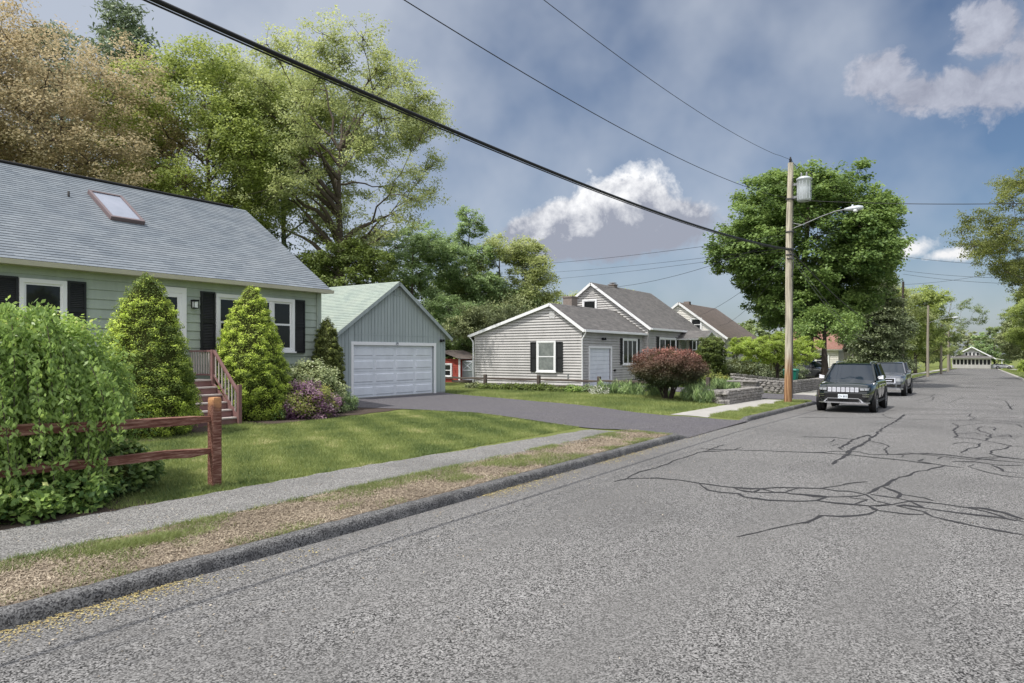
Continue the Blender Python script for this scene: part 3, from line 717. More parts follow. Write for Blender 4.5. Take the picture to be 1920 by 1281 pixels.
# lawn beyond the driveway
n = 90000; X = g.uniform(-24, -8.3, n); Y = g.uniform(20.3, 31.5, n); fr_ = np.array([far(x) for x in X]); keep = (Y > fr_+.08); X, Y = X[keep], Y[keep]
blades('lawn_grass', X, Y, .08, .016, M_blade, 'lawn between the driveway and the grey split rail fence', seed=3, tint=vnoise(X, Y, .8, 4))
n = 40000; X = g.uniform(-17, -8.4, n); Y = g.uniform(37.8, 60, n)
blades('lawn_grass', X, Y, .10, .03, M_blade, 'lawn behind the far stone wall', seed=4, tint=vnoise(X, Y, .6, 6))
n = 22000; X = g.uniform(-7.1, -6.1, n); Y = g.uniform(21.2, 32, n); d = vnoise(X, Y, 1.3, 8) > .25; X, Y = X[d], Y[d]
blades('verge_grass', X, Y, .08, .014, M_blade, 'grassy strip around the foot of the utility pole', seed=5, tint=.4+.6*vnoise(X, Y, 1.2, 6))
n = 26000; X = g.uniform(-7.0, -6.1, n); Y = g.uniform(38, 110, n)
blades('verge_grass', X, Y, .14, .05, M_blade, 'distant grassy verge along the left kerb', seed=6)
n = 30000; X = 3.9+g.random(n)**1.4*14; Y = g.uniform(60, 190, n)
blades('verge_grass', X, Y, .16, .07, M_blade, 'grassy verge on the far right of the road', seed=7)
# tree lawn: leaf litter and tufts
n = 70000; Y = 1.+15.*g.random(n)**1.25; X = -7.35+1.28*g.random(n); keep = X < -6.08; X, Y = X[keep], Y[keep]; n = len(X)
Z = np.array([zg(x, y) for x, y in zip(X, Y)])+.012
def flakes(X, Y, Z, s, asp, seed, tilt=.35):
    g = np.random.default_rng(seed); n = len(X); a = g.uniform(0, 2*np.pi, n); L = s*g.uniform(.5, 1.4, n); W = L*asp*g.uniform(.6, 1.3, n)
    u = np.stack([np.cos(a), np.sin(a), g.normal(0, tilt, n)], 1)*L[:, None]/2; v = np.stack([-np.sin(a), np.cos(a), g.normal(0, tilt, n)], 1)*W[:, None]/2
    c = np.stack([X, Y, Z+np.abs(g.normal(0, .006, n))+.003], 1)
    return np.stack([c-u, c-v, c+u, c+v], 1)
tag(mesh_np('leaf_litter', flakes(X, Y, Z, .036, .28, 3), M_blade_dry, np.clip(vnoise(X, Y, 2., 5)*.5+g.random(n)*.5, 0, 1)), 'dry brown grass and leaf litter on the strip beside the kerb', 'litter', kind='stuff')
n = 150000; Y = 1.+14.8*g.random(n); X = -7.42+1.36*g.random(n)
q = vnoise(X, Y, 1.35, 21)*.6+vnoise(X, Y, 3.7, 22)*.4+.09*np.exp(-((X+7.36)/.07)**2)+.07*(Y > 9)*(Y-9)/6+.05*np.exp(-((X+6.1)/.07)**2)
keep = (q+.30*g.random(n)**1.5 > .775) & (X < -6.06); X, Y = X[keep], Y[keep]
blades('weed_tufts', X, Y, .055, .008, M_blade_green, 'green weed tufts scattered over the dry strip beside the kerb', seed=8, lean=.7, tint=vnoise(X, Y, 3, 7))
# bright tuft by the walk in the foreground
n = 5000; a = g.normal(0, 1, n); b = g.normal(0, 1, n); X = -6.98+.10*a+.02*b; Y = 3.55+.30*b+.05*a; keep = X < -6.1; X, Y = X[keep], Y[keep]
blades('weed_tufts', X, Y, .06, .009, M_blade_green, 'bright green grass clump at the edge of the sidewalk', seed=9, lean=.9, tint=.5+.5*g.random(len(X)))
# yellow debris along the gutter
n = 60000; Y = -1+18*g.random(n); X = -5.84+.42*g.random(n)**1.6; q = vnoise(X*.6, Y, 1.1, 31)
keep = g.random(n) < np.clip((q-.30)*1.3, 0, .40)*np.clip(1.25-3.2*(X+5.84), .04, 1)*np.clip(1.5-Y*.09, .12, 1); X, Y = X[keep], Y[keep]; n = len(X)
Z = np.array([roadz(x, y) for x, y in zip(X, Y)])+.003
tag(mesh_np('gutter_debris', flakes(X, Y, Z, .022, .45, 9, .2), M_catkin, g.random(n)), 'yellow catkins and seed husks lying in the gutter', 'litter', kind='stuff')

n = 2600; Y = -2+30*g.random(n)**1.1; X = -5.8+g.exponential(.8, n); keep = X < 3; X, Y = X[keep], Y[keep]
Z = np.array([roadz(x, y) for x, y in zip(X, Y)])+.004
tag(mesh_np('road_grit', flakes(X, Y, Z, .020, .5, 12, .3), M_blade_dry, g.random(len(X))), 'scattered bits of leaf and grit along the road edge', 'litter', kind='stuff')
n = 900; Y = 1+14*g.random(n); X = -8.6+1.2*g.random(n); Z = np.array([zg(x, y) for x, y in zip(X, Y)])+.016
tag(mesh_np('sidewalk_litter', flakes(X, Y, Z, .022, .5, 13, .3), M_blade_dry, g.random(len(X))), 'few dry leaf bits lying on the near sidewalk', 'litter', kind='stuff')
# ------------------------------------------------------------------ first house (sage, pale roof)
h1 = thing('house', (-18.6, 9, .15), 'sage green single storey house with a pale grey shingle roof and a skylight', 'house')
XF, YE, YW = -18.6, 15.5, 2.2
f = fX(XF)
mb = MB(); siding(mb, f, [(YW, .95), (YE, .95), (YE, 4.12), (YW, 4.12)], ex=.245, d=.026, gapf=.06)
f.box(mb, YE-.09, YE+.025, .9, 4.12, 0, .028)
mb.box(-27.6, XF-.001, YW, YE, .9, 4.1)      # body of the house
for Y_, s_ in ((YE, 1), (YW, -1)):
    q = Fr((0, Y_, 0), (1, 0, 0), (0, s_, 0)); siding(mb, q, [(-27.6, .95), (XF, .95), (XF, 4.1), (-23.1, 7.35), (-27.6, 4.1)], ex=.245, d=.02)
mb.build('wall', M_sage, h1)
mb = MB(); mb.box(-27.55, XF-.03, YW+.03, YE-.03, .0, .93); mb.build('foundation', M_found, h1)
ze, zr, xe, xrg = 4.2, 7.5, -18.27, -23.12
rf = shingles('roof', (xe, YW-.2, ze), (xe, YE+.2, ze), (xrg, YE+.2, zr), (xrg, YW-.2, zr), M_shL, h1, mat_edge=M_gutter)
rb = shingles('roof', (-27.95, YE+.2, ze), (-27.95, YW-.2, ze), (xrg, YW-.2, zr), (xrg, YE+.2, zr), M_shL, h1, mat_edge=M_gutter)
mb = MB(); mb.tube([(xrg, YW-.2, zr+.03), (xrg, YE-.4, zr+.03)], .055, 8); mb.build('ridge_vent', M_black, rf)
mb = MB()
for y0, y1 in ((YW-.22, YE+.22),):
    mb.grid([[(xe+.01, y, ze-.02), (xe+.01, y, ze-.13), (xe+.10, y, ze-.13), (xe+.13, y, ze-.02), (xe+.115, y, ze-.02), (xe+.09, y, ze-.11), (xe+.02, y, ze-.11)] for y in (y0, y1)], sm=False)
    mb.box(XF-.02, xe, y0, y1, ze-.12, ze-.09)      # soffit
mb.build('gutter', M_gutter, h1)
mb = MB(); mb.tube([(XF+.06, YE-.16, 4.05), (XF+.06, YE-.16, .3)], .03, 8); mb.build('downspout', M_sage, h1)
# skylight
rn = Vector((zr-ze, 0, xe-xrg)).normalized(); ra = Vector((xrg-xe, 0, zr-ze)).normalized()
class RF:   # frame on the roof slope
    pass
o_ = Vector((xe, 0, ze)); fr_r = Fr(o_, (0, 1, 0), rn); 
def rp(s, a, n): return o_+Vector((0, s, 0))+ra*a+rn*n
def rbox(mb, s0, s1, a0, a1, n0, n1, mi=0): mb.hexa([rp(s1, a0, n0), rp(s1, a1, n0), rp(s0, a1, n0), rp(s0, a0, n0), rp(s1, a0, n1), rp(s1, a1, n1), rp(s0, a1, n1), rp(s0, a0, n1)], mi)
mb = MB(); a0, a1, s0, s1 = 3.0, 4.72, 9.68, 10.66
for q in ((s0, s1, a0, a0+.09), (s0, s1, a1-.07, a1), (s0, s0+.08, a0+.09, a1-.07), (s1-.08, s1, a0+.09, a1-.07)): rbox(mb, *q, .0, .13)
mat('skylight_frame', (.16, .12, .125), .45, .4)
sk = mb.build('skylight', MATS['skylight_frame'], rf, bevel=.008)
mb = MB(); rbox(mb, s0+.08, s1-.08, a0+.09, a1-.07, .08, .10); mb.build('pane', M_glassk, sk)
mb = MB(); mb.lathe(rp(9.0, 4.2, 0), [(.03, -.05), (.03, .16), (.0, .16)], 10); mb.build('vent_pipe', M_black, rf)
# windows, shutters, door
window(h1, f, 6.62, 7.63, 2.35, 3.80); shutter(h1, f, 6.14, 6.60, 2.35, 3.82); shutter(h1, f, 7.65, 8.07, 2.35, 3.82)
window(h1, f, 3.1, 4.1, 2.35, 3.80)
shutter(h1, f, 11.14, 11.57, 2.08, 3.83); shutter(h1, f, 14.39, 14.80, 2.05, 3.80)
f1 = fX(XF+.028)
wn = window(h1, f, 11.60, 14.38, 2.10, 3.80, kind='fixed', name='picture_window', case=.11)
for o in list(wn.children): bpy.data.objects.remove(o)
mb = MB(); gb = MB(); g2 = MB()
def sash(a, b, d, e, nn, t=.055):
    for q in ((a, b, e-t, e), (a, b, d, d+t), (a, a+t, d+t, e-t), (b-t, b, d+t, e-t)): f1.box(mb, *q, nn-.03, nn)
for a, b in ((11.71, 12.40), (13.58, 14.27)):
    sash(a, b, 2.93, 3.69, .02); sash(a, b, 2.17, 2.99, .035)
    f1.box(gb, a+.05, b-.05, 3.0, 3.64, .0, .008); f1.box(gb, a+.05, b-.05, 2.22, 2.94, .0, .02)
sash(12.47, 13.49, 2.17, 3.69, .03); f1.box(mb, 12.40, 12.47, 2.17, 3.69, 0, .05); f1.box(mb, 13.49, 13.58, 2.17, 3.69, 0, .05)
f1.box(gb, 12.52, 13.44, 2.22, 3.64, .0, .012)
mb.build('sash', M_trimw, wn); gb.build('pane', M_glass, wn)
mb = MB()
for q in ((9.58, 10.70, 3.72, 3.88), (9.58, 9.72, 1.35, 3.72), (10.56, 10.70, 1.35, 3.72)): f1.box(mb, *q, 0, .05)
for q in ((9.72, 10.56, 3.60, 3.72), (9.72, 9.84, 1.35, 3.6), (10.44, 10.56, 1.35, 3.6), (9.84, 10.44, 1.35, 1.75), (9.84, 10.44, 2.55, 2.62)): f1.box(mb, *q, 0, .035)
dr = mb.build('storm_door', M_trimw, h1, bevel=.004)
mb = MB(); f1.box(mb, 9.84, 10.44, 1.75, 3.60, .002, .012); mb.build('pane', M_glass, dr)
mb = MB(); f1.box(mb, 10.47, 10.52, 2.3, 2.42, .035, .07); mb.build('handle', M_black, dr)
mb = MB(); f1.box(mb, 10.86, 10.94, 3.42, 3.52, 0, .06); f1.box(mb, 10.82, 10.98, 3.52, 3.56, .04, .22)
for a in (10.83, 10.96): f1.box(mb, a, a+.012, 3.32, 3.52, .06, .075); f1.box(mb, a, a+.012, 3.32, 3.52, .19, .205)
f1.box(mb, 10.83, 10.97, 3.31, 3.33, .06, .205)
wl = mb.build('wall_lamp', M_black, h1); mb = MB(); f1.box(mb, 10.85, 10.955, 3.34, 3.50, .08, .185); mb.build('lamp_glass', M_lens, wl)

# wooden entry stoop
st = thing('entry_stoop', (-17.9, 10.2, .15), 'dusky red wooden stoop with white balusters climbing to the sage house', 'steps')
y0, y1 = 9.35, 10.85; nst = 6; zt = 1.32; rise = (zt-.15)/nst; run = .235; xl = -17.45
mb = MB(); mb.box(-18.57, xl+.03, y0, y1, zt-.04, zt); mb.build('landing', M_tread, st)
for i in range(1, nst):
    mb = MB(); z = zt-rise*i; mb.box(xl+run*(i-1)-.01, xl+run*i+.025, y0+.06, y1-.06, z-.035, z); mb.build('tread', M_tread, st)
mb = MB()
for i in range(nst):
    z = zt-rise*i-.037; mb.box(xl+run*i-.025, xl+run*i-.005, y0+.06, y1-.06, z-rise+.03, z)
mb.build('risers', M_stoop, st)
for y in (y0, y1-.05):
    mb = MB(); z0_ = .15
    pts = [(xl-.02, zt-.04), (xl+run*(nst-1)+.02, .15+rise*.9), (xl+run*(nst-1)+.02, .15), (-18.5, .15), (-18.5, zt-.04)]
    a = [(p[0], y, p[1]) for p in pts]; b = [(p[0], y+.05, p[1]) for p in pts]; mb.poly(a); mb.poly(b[::-1])
    for i in range(5): k = (i+1) % 5; mb.poly([a[i], a[k], b[k], b[i]][::-1])
    mb.build('stringer', M_stoop, st)
for y in (y0+.03, y1-.03):
    xb = xl+run*(nst-1)+.06
    for x, za, zb_ in ((xl+.02, .2, 2.13), (xb, .15, 1.20)):
        mb = MB(); mb.box(x-.05, x+.05, y-.05, y+.05, za, zb_); mb.build('post', M_stoop, st, bevel=.008)
    for h, m in ((.78, M_tread), (.12, M_tread)):
        mb = MB(); mb.bar((-18.55, y, zt+h), (xl-.03, y, zt+h), .075 if h > .5 else .04, .045); mb.bar((xl+.07, y, zt+h), (xb-.05, y, .15+rise+h-.12), .075 if h > .5 else .04, .05); mb.build('handrail' if h > .5 else 'bottom_rail', M_stoop, st)
    for i in range(8):
        x = -18.48+i*.125; mb = MB(); mb.bar((x, y, zt+.12), (x, y, zt+.77), .03, .03); mb.build('baluster', M_tread, st)
    for i in range(7):
        t = (i+.6)/7.4; x = xl+.07+(xb-xl-.12)*t; zz = zt+(rise-.12+.15-zt)*t; mb = MB(); mb.bar((x, y, zz+.12), (x, y, zz+.77), .03, .03); mb.build('baluster', M_tread, st)

# ------------------------------------------------------------------ garage
gr = thing('garage', (-21.4, 22, .15), 'blue grey gabled garage with a wide white panelled door', 'garage')
f = fX(-21.4); ya, yb, ym, zE, zR = 18.7, 25.4, 22.05, 2.98, 5.2
zt_ = lambda s: zE+(zR-zE)*(1-abs(s-ym)/(ym-ya))-.02
mb = MB()
vert_siding(mb, f, ya, 19.42, .22, zt_); vert_siding(mb, f, 24.68, yb, .22, zt_); vert_siding(mb, f, 19.42, 24.68, 2.52, zt_)
f.box(mb, ya, yb, 2.845, 2.865, 0, .03)
mb.box(-29, -21.42, ya, ya+.1, .15, zE); mb.box(-29, -21.42, yb-.1, yb, .15, zE)
mb.box(-21.55, -21.401, ya, 19.5, .15, 2.9); mb.box(-21.55, -21.401, 24.6, yb, .15, 2.9); mb.box(-21.55, -21.401, 19.5, 24.6, 2.4, 2.9)
mb.poly([(-21.41, ya, 2.9), (-21.41, yb, 2.9), (-21.41, yb, zE), (-21.41, ym, zR), (-21.41, ya, zE)])
mb.poly([(-29, ya, .15), (-29, ya, zE), (-29, ym, zR), (-29, yb, zE), (-29, yb, .15)])
mb.build('wall', M_slate, gr)
mb = MB(); mb.box(-29.05, -21.45, ya+.02, yb-.02, 0, .2); f.box(mb, ya+.03, 19.4, .0, .2, -.1, .004); f.box(mb, 24.7, yb-.03, .0, .2, -.1, .004); mb.build('foundation', M_found, gr)
for (A, D, s_) in (((ya-.32, zE-.19), (ym, zR+.03), 1), ((yb+.32, zE-.19), (ym, zR+.03), -1)):
    p = [(-21.17, A[0], A[1]), (-29.3, A[0], A[1]), (-29.3, D[0], D[1]), (-21.17, D[0], D[1])]
    if s_ < 0: p = [p[1], p[0], p[3], p[2]]
    shingles('roof', *p, M_shG, gr, mat_edge=M_slate, th=.07)
# barge boards
for A in (ya-.3, yb+.3):
    mb = MB(); mb.bar((-21.19, A, zE-.27), (-21.19, ym, zR-.06), .03, .13, up=(1, 0, 0) if False else (0, 0, 1)); mb.build('barge_board', M_slate, gr)
mb = MB()
for q in ((19.40, 24.70, 2.40, 2.54), (19.40, 19.53, .16, 2.40), (24.57, 24.70, .16, 2.40)): f.box(mb, *q, 0, .05)
mb.build('door_trim', M_trimw, gr, bevel=.004)
mb = MB(); d0, d1, b0 = 19.53, 24.57, .17
sh_ = (2.40-b0)/4
for i in range(4):
    za = b0+sh_*i; f.box(mb, d0, d1, za+.006, za+sh_-.006, -.12, -.08)
    for j in range(4):
        a = d0+(d1-d0)*j/4+.08; b = d0+(d1-d0)*(j+1)/4-.08; c, d = za+.10, za+sh_-.10
        q0 = [f.p(a, c, -.08), f.p(b, c, -.08), f.p(b, d, -.08), f.p(a, d, -.08)]; e = .035
        q1 = [f.p(a+e, c+e, -.055), f.p(b-e, c+e, -.055), f.p(b-e, d-e, -.055), f.p(a+e, d-e, -.055)]
        for k in range(4): mb.poly([q0[k], q0[(k+1) % 4], q1[(k+1) % 4], q1[k]])
        mb.poly(q1)
f.box(mb, d0, d1, b0, 2.4, -.14, -.121)
mb.build('garage_door', M_white, gr)
mb = MB()
for q in ((21.9, 22.34, 4.62, 4.66), (21.9, 22.34, 4.92, 4.96), (21.9, 21.94, 4.66, 4.92), (22.30, 22.34, 4.66, 4.92)): f.box(mb, *q, 0, .05)
for i in range(4): f.box(mb, 21.94, 22.30, 4.68+i*.06, 4.70+i*.06, .005, .035)
mb.build('gable_vent', M_slate, gr)
mb = MB(); f.box(mb, 25.0, 25.12, 2.60, 2.72, 0, .06); mb.lathe(f.p(24.98, 2.64, .12), [(0, -.02), (.06, -.02), (.05, .09), (0, .09)], 10); mb.lathe(f.p(25.16, 2.64, .12), [(0, -.02), (.06, -.02), (.05, .09), (0, .09)], 10); mb.build('flood_lamp', M_black, gr)
mb = MB(); f.box(mb, 19.02, 19.12, .72, .90, 0, .05); mb.build('outlet_box', M_black, gr)
lettering('house_number', '19', .19, M_ink, gr, Vector((-21.4+.055, 22.05, 2.41))-Vector(gr.location), (math.radians(90), 0, math.radians(90)), .008)

# ------------------------------------------------------------------ second house (white lap siding, dark roof)
h2 = thing('house', (-20, 38, .1), 'white clapboard house with a low saltbox wing and charcoal shingle roof', 'house')
X2, Yg, Ym = -18.1, 33.1, 41.3
f = fY(Yg); mb = MB()
poly = [(-25.5, .3), (X2, .3), (X2, 3.38), (-20.06, 4.80), (-25.5, 3.22)]
siding(mb, f, poly, ex=.155, d=.052)
for a, b in ((-25.52, -25.40), (X2-.12, X2+.02)): f.box(mb, a, b, .3, 3.30, 0, .026)
fs = fX(X2)
siding(mb, fs, [(Yg, .3), (33.85, .3), (33.85, 3.3), (Yg, 3.3)], ex=.155, d=.052); siding(mb, fs, [(36.75, .3), (Ym, .3), (Ym, 3.3), (36.75, 3.3)], ex=.155, d=.052); siding(mb, fs, [(33.85, 2.46), (36.75, 2.46), (36.75, 3.3), (33.85, 3.3)], ex=.155, d=.052)
mb.box(-25.45, X2-.25, Yg+.02, Ym, .1, 3.25); mb.box(X2-.3, X2-.005, Yg+.02, 33.86, .1, 3.3); mb.box(X2-.3, X2-.005, 36.74, Ym, .1, 3.3); mb.box(X2-.3, X2-.005, 33.86, 36.74, 2.45, 3.3)
# main block
X3 = -17.72; fm = fY(Ym); xr3 = -21.8
siding(mb, fm, [(-25.9, .4), (X3, .4), (X3, 3.68), (xr3, 6.78), (-25.9, 3.68)], ex=.155, d=.052)
fm.box(mb, X3-.1, X3+.02, .3, 3.7, 0, .028)
fs3 = fX(X3); siding(mb, fs3, [(Ym, .4), (51.1, .4), (51.1, 3.7), (Ym, 3.7)], ex=.155, d=.052)
mb.box(-25.85, X3-.01, Ym+.02, 51.1, .1, 3.68)
fb = Fr((0, 51.1, 0), (1, 0, 0), (0, 1, 0)); mb.poly([fb.p(-25.9, 3.6), fb.p(X3, 3.6), fb.p(xr3, 6.78)])
mb.build('wall', M_vinyl, h2)
# roofs
A = -17.85; z0_, z1_ = 3.38, 4.92
shingles('roof', (A, Yg-.18, z0_), (A, Ym, z0_), (-20.06, Ym, z1_), (-20.06, Yg-.18, z1_), M_shD, h2, mat_edge=M_trimw)
shingles('roof', (-25.8, Ym, 3.22), (-25.8, Yg-.18, 3.22), (-20.06, Yg-.18, z1_), (-20.06, Ym, z1_), M_shD, h2, mat_edge=M_trimw)
shingles('roof', (-17.45, Ym-.2, 3.72), (-17.45, 51.3, 3.72), (xr3, 51.3, 6.9), (xr3, Ym-.2, 6.9), M_shD, h2, mat_edge=M_trimw)
shingles('roof', (-26.15, 51.3, 3.72), (-26.15, Ym-.2, 3.72), (xr3, Ym-.2, 6.9), (xr3, 51.3, 6.9), M_shD, h2, mat_edge=M_trimw)
for a, b, y in (((A, 3.28), (-20.06, 4.82), Yg-.20), ((-25.8, 3.12), (-20.06, 4.82), Yg-.20), ((-17.45, 3.62), (xr3, 6.80), Ym-.22), ((-26.15, 3.62), (xr3, 6.80), Ym-.22)):
    mb = MB(); mb.bar((a[0], y, a[1]), (b[0], y, b[1]), .03, .16); mb.build('rake_board', M_trimw, h2)
for q in ((A-.01, A+.11, Yg-.2, Ym-.02, 3.24, 3.35), (-17.46, -17.35, Ym-.2, 51.3, 3.58, 3.69), (-25.92, -25.8, Yg-.2, Ym, 3.08, 3.19)): mb = MB(); mb.box(*q); mb.build('gutter', M_trimw, h2)
mb = MB(); mb.tube([(A+.05, Yg-.12, 3.25), (A+.0, Yg-.1, 3.12), (X2+.06, Yg-.06, 2.85), (X2+.06, Yg-.06, .3)], .04, 6); mb.build('downspout', M_trimw, h2); mb = MB(); mb.tube([(-25.86, Yg-.12, 3.1), (-25.6, Yg-.06, 2.8), (-25.6, Yg-.06, .3)], .04, 6); mb.build('downspout', M_trimw, h2)
mb = MB(); mb.box(-20.75, -20.15, 35.6, 36.3, 4.3, 5.42); mb.box(-20.79, -20.11, 35.56, 36.34, 5.42, 5.50); mb.build('chimney', M_chim, h2)
mb = MB(); mb.box(-22.15, -21.7, 44.5, 45.0, 6.4, 7.0); mb.box(-22.2, -21.65, 44.45, 45.05, 7.0, 7.06); mb.box(-22.12, -21.73, 44.55, 44.95, 7.14, 7.18); mb.box(-21.95, -21.9, 44.72, 44.78, 7.06, 7.14); mb.build('chimney', M_chim, h2)
# windows
window(h2, f, -21.0, -19.72, 1.02, 2.78, glass=M_glassc); shutter(h2, f, -21.42, -21.02, 1.02, 2.72, louv=False); shutter(h2, f, -19.70, -19.28, 1.02, 2.72, louv=False)
mb = MB(); f.box(mb, -20.18, -19.78, 4.02, 4.48, 0, .05); mb2 = MB()
for i in range(5): f.box(mb2, -20.13, -19.83, 4.06+i*.085, 4.09+i*.085, .05, .062)
v_ = mb.build('gable_vent', M_vinyl, h2); mb2.build('louvers', M_trimw, v_)
mb = MB(); f.box(mb, -18.98, -18.90, .62, .95, 0, .06); mb.build('meter_box', M_metal, h2)
window(h2, fm, -22.5, -21.4, 4.7, 5.75, kind='fixed', sill=False)
mb = MB(); fm.box(mb, -22.0, -21.6, 6.1, 6.45, 0, .05); mb.build('gable_vent', M_vinyl, h2)
window(h2, fs, 38.15, 40.3, 1.38, 3.0, kind='3', name='window'); shutter(h2, fs, 37.85, 38.12, 1.4, 3.0, louv=False); shutter(h2, fs, 40.33, 40.62, 1.4, 3.0, louv=False)
# garage-style door in the wing
mb = MB()
for q in ((33.85, 36.75, 2.36, 2.48), (33.85, 33.98, .2, 2.36), (36.62, 36.75, .2, 2.36)): fs.box(mb, *q, 0, .05)
mb.build('door_trim', M_trimw, h2)
mb = MB()
for i in range(9):
    z = .2+i*.24; fs.box(mb, 33.98, 36.62, z+.02, z+.24, -.10, -.06); fs.box(mb, 33.98, 36.62, z, z+.02, -.12, -.10)
mb.build('garage_door', M_white, h2)
mb = MB(); fs.box(mb, 35.45, 35.55, 2.88, 2.98, 0, .08)
for d in (-.14, .14): mb.lathe(fs.p(35.5+d, 2.86, .16), [(0, -.02), (.07, -.02), (.05, .12), (0, .12)], 10)
mb.build('flood_lamp', M_black, h2)
mb = MB(); fs.box(mb, 37.0, 37.22, 1.0, 1.12, 0, .08); mb.build('vent_hood', M_black, h2)
mb = MB(); fs.box(mb, 40.75, 41.15, .6, 1.65, 0, .12); mb.build('utility_panel', M_black, h2)
# main block windows and little entry canopy
window(h2, fs3, 42.95, 46.0, 1.5, 3.15, kind='3'); shutter(h2, fs3, 42.55, 42.93, 1.5, 3.2, louv=False); shutter(h2, fs3, 46.02, 46.4, 1.5, 3.2, louv=False)
window(h2, fs3, 49.2, 50.2, 1.6, 3.15); shutter(h2, fs3, 48.8, 49.18, 1.6, 3.15, louv=False); shutter(h2, fs3, 50.22, 50.6, 1.6, 3.15, louv=False)
mb = MB(); fs3.box(mb, 47.0, 48.1, .9, 3.0, 0, .05); mb.build('front_door', M_glassc, h2)
shingles('canopy_roof', (-15.6, 46.2, 3.12), (-17.7, 46.2, 3.12), (-17.7, 47.5, 3.7), (-15.6, 47.5, 3.7), M_shD, h2, mat_edge=M_trimw)
shingles('canopy_roof', (-17.7, 48.8, 3.12), (-15.6, 48.8, 3.12), (-15.6, 47.5, 3.7), (-17.7, 47.5, 3.7), M_shD, h2, mat_edge=M_trimw)
mb = MB()
for y in (46.4, 48.6): mb.box(-15.75, -15.63, y-.05, y+.05, .2, 3.08)
mb.build('canopy_post', M_trimw, h2)

# ------------------------------------------------------------------ third house
h3 = thing('house', (-21, 61, .05), 'cream clapboard house with a brown roof behind the clipped yew', 'house')
Y3, XA = 56.5, -17.5; f = fY(Y3); mb = MB()
siding(mb, f, [(-25.3, .1), (XA, .1), (XA, 3.45), (-21.4, 6.35), (-25.3, 3.45)], ex=.14)
fs = fX(XA); siding(mb, fs, [(Y3, .1), (66.2, .1), (66.2, 3.45), (Y3, 3.45)], ex=.14); mb.box(-25.25, XA-.01, Y3+.02, 66.2, 0, 3.4); f.box(mb, XA-.12, XA+.02, .1, 3.45, 0, .028)
mb.build('wall', M_vinyl3, h3)
shingles('roof', (-17.2, Y3-.2, 3.4), (-17.2, 66.4, 3.4), (-21.4, 66.4, 6.5), (-21.4, Y3-.2, 6.5), M_shB, h3, mat_edge=M_trimw)
shingles('roof', (-25.6, 66.4, 3.4), (-25.6, Y3-.2, 3.4), (-21.4, Y3-.2, 6.5), (-21.4, 66.4, 6.5), M_shB, h3, mat_edge=M_trimw)
for a in (-17.2, -25.6): mb = MB(); mb.bar((a, Y3-.22, 3.3), (-21.4, Y3-.22, 6.4), .03, .18); mb.build('rake_board', M_trimw, h3)
mb = MB(); mb.box(-21.8, -21.3, 58.6, 59.1, 6.1, 6.7); mb.build('chimney', M_chim, h3)
window(h3, fs, 58.0, 60.4, .9, 2.9, kind='2', glass=M_glass); window(h3, fs, 62.5, 64.5, 1.2, 2.8); window(h3, f, -20.4, -19.4, 4.0, 5.1)

# ------------------------------------------------------------------ small red shed behind the garage
sd = thing('garden_shed', (-28, 36, .1), 'small red clapboard shed between the garage and the white house', 'shed')
f = fY(35.2); mb = MB(); siding(mb, f, [(-30.0, .05), (-26.6, .05), (-26.6, 1.72), (-30, 1.72)], ex=.13, d=.02); mb.box(-30, -26.61, 35.21, 37.5, 0, 1.7); mb.build('wall', M_shed, sd)
window(sd, f, -28.05, -27.15, .52, 1.42, case=.09); mb = MB(); f.box(mb, -26.62, -26.48, 0, 1.72, 0, .04); mb.build('corner_board', M_trimw, sd)
shingles('roof', (-26.3, 34.9, 1.70), (-26.3, 37.8, 1.70), (-28.3, 37.8, 2.3), (-28.3, 34.9, 2.3), M_shB, sd); shingles('roof', (-30.3, 37.8, 1.70), (-30.3, 34.9, 1.70), (-28.3, 34.9, 2.3), (-28.3, 37.8, 2.3), M_shB, sd)
sc_ = thing('storage_cabinet', (-26.0, 35.6, .3), 'grey blue panelled storage cabinet next to the red shed', 'cabinet')
mb = MB(); mb.box(-26.35, -25.35, 35.6, 36.5, .32, 1.6); mb.build('body', M_slate, sc_); f = fY(35.6); mb = MB()
for q in ((-26.35, -25.35, 1.5, 1.6), (-26.35, -25.35, .32, .42), (-26.35, -26.25, .42, 1.5), (-25.45, -25.35, .42, 1.5), (-26.25, -25.45, .92, 1.0)): f.box(mb, *q, 0, .03)
mb.bar((-26.25, 35.585, 1.0), (-25.45, 35.585, 1.5), .02, .05); mb.bar((-26.25, 35.58, 1.5), (-25.45, 35.58, 1.0), .02, .05); mb.build('door_frame', M_white, sc_)
mb = MB(); mb.box(-26.7, -24.9, 35.0, 36.9, .18, .31); mb.build('deck', M_rail_g, sc_)

sd.location.x -= 1.85; sc_.location.x -= 2.2
# ------------------------------------------------------------------ houses behind the big maple
hb = thing('house', (-15, 84, -.2), 'cream house with a red shingle roof half hidden behind the large maple', 'house')
f = fY(80); mb = MB(); siding(mb, f, [(-18, -.3), (-12.6, -.3), (-12.6, 2.6), (-18, 2.6)], ex=.2); mb.box(-18, -12.61, 80.02, 92, -.4, 2.6); fs = fX(-12.6); siding(mb, fs, [(80, -.3), (92, -.3), (92, 2.6), (80, 2.6)], ex=.2)
mb.box(-12.6, -9.6, 83.5, 91, -.4, 2.3); mb.build('wall', M_vinyl3, hb)
M_red = shingle('shingle_red', (.30, .16, .13), (.36, .22, .18), (.25, .13, .11))
shingles('roof', (-18.4, 79.6, 2.55), (-12.2, 79.6, 2.55), (-12.2, 85.8, 5.0), (-18.4, 85.8, 5.0), M_red, hb, mat_edge=M_trimw); shingles('roof', (-12.2, 92.4, 2.55), (-18.4, 92.4, 2.55), (-18.4, 85.8, 5.0), (-12.2, 85.8, 5.0), M_red, hb)
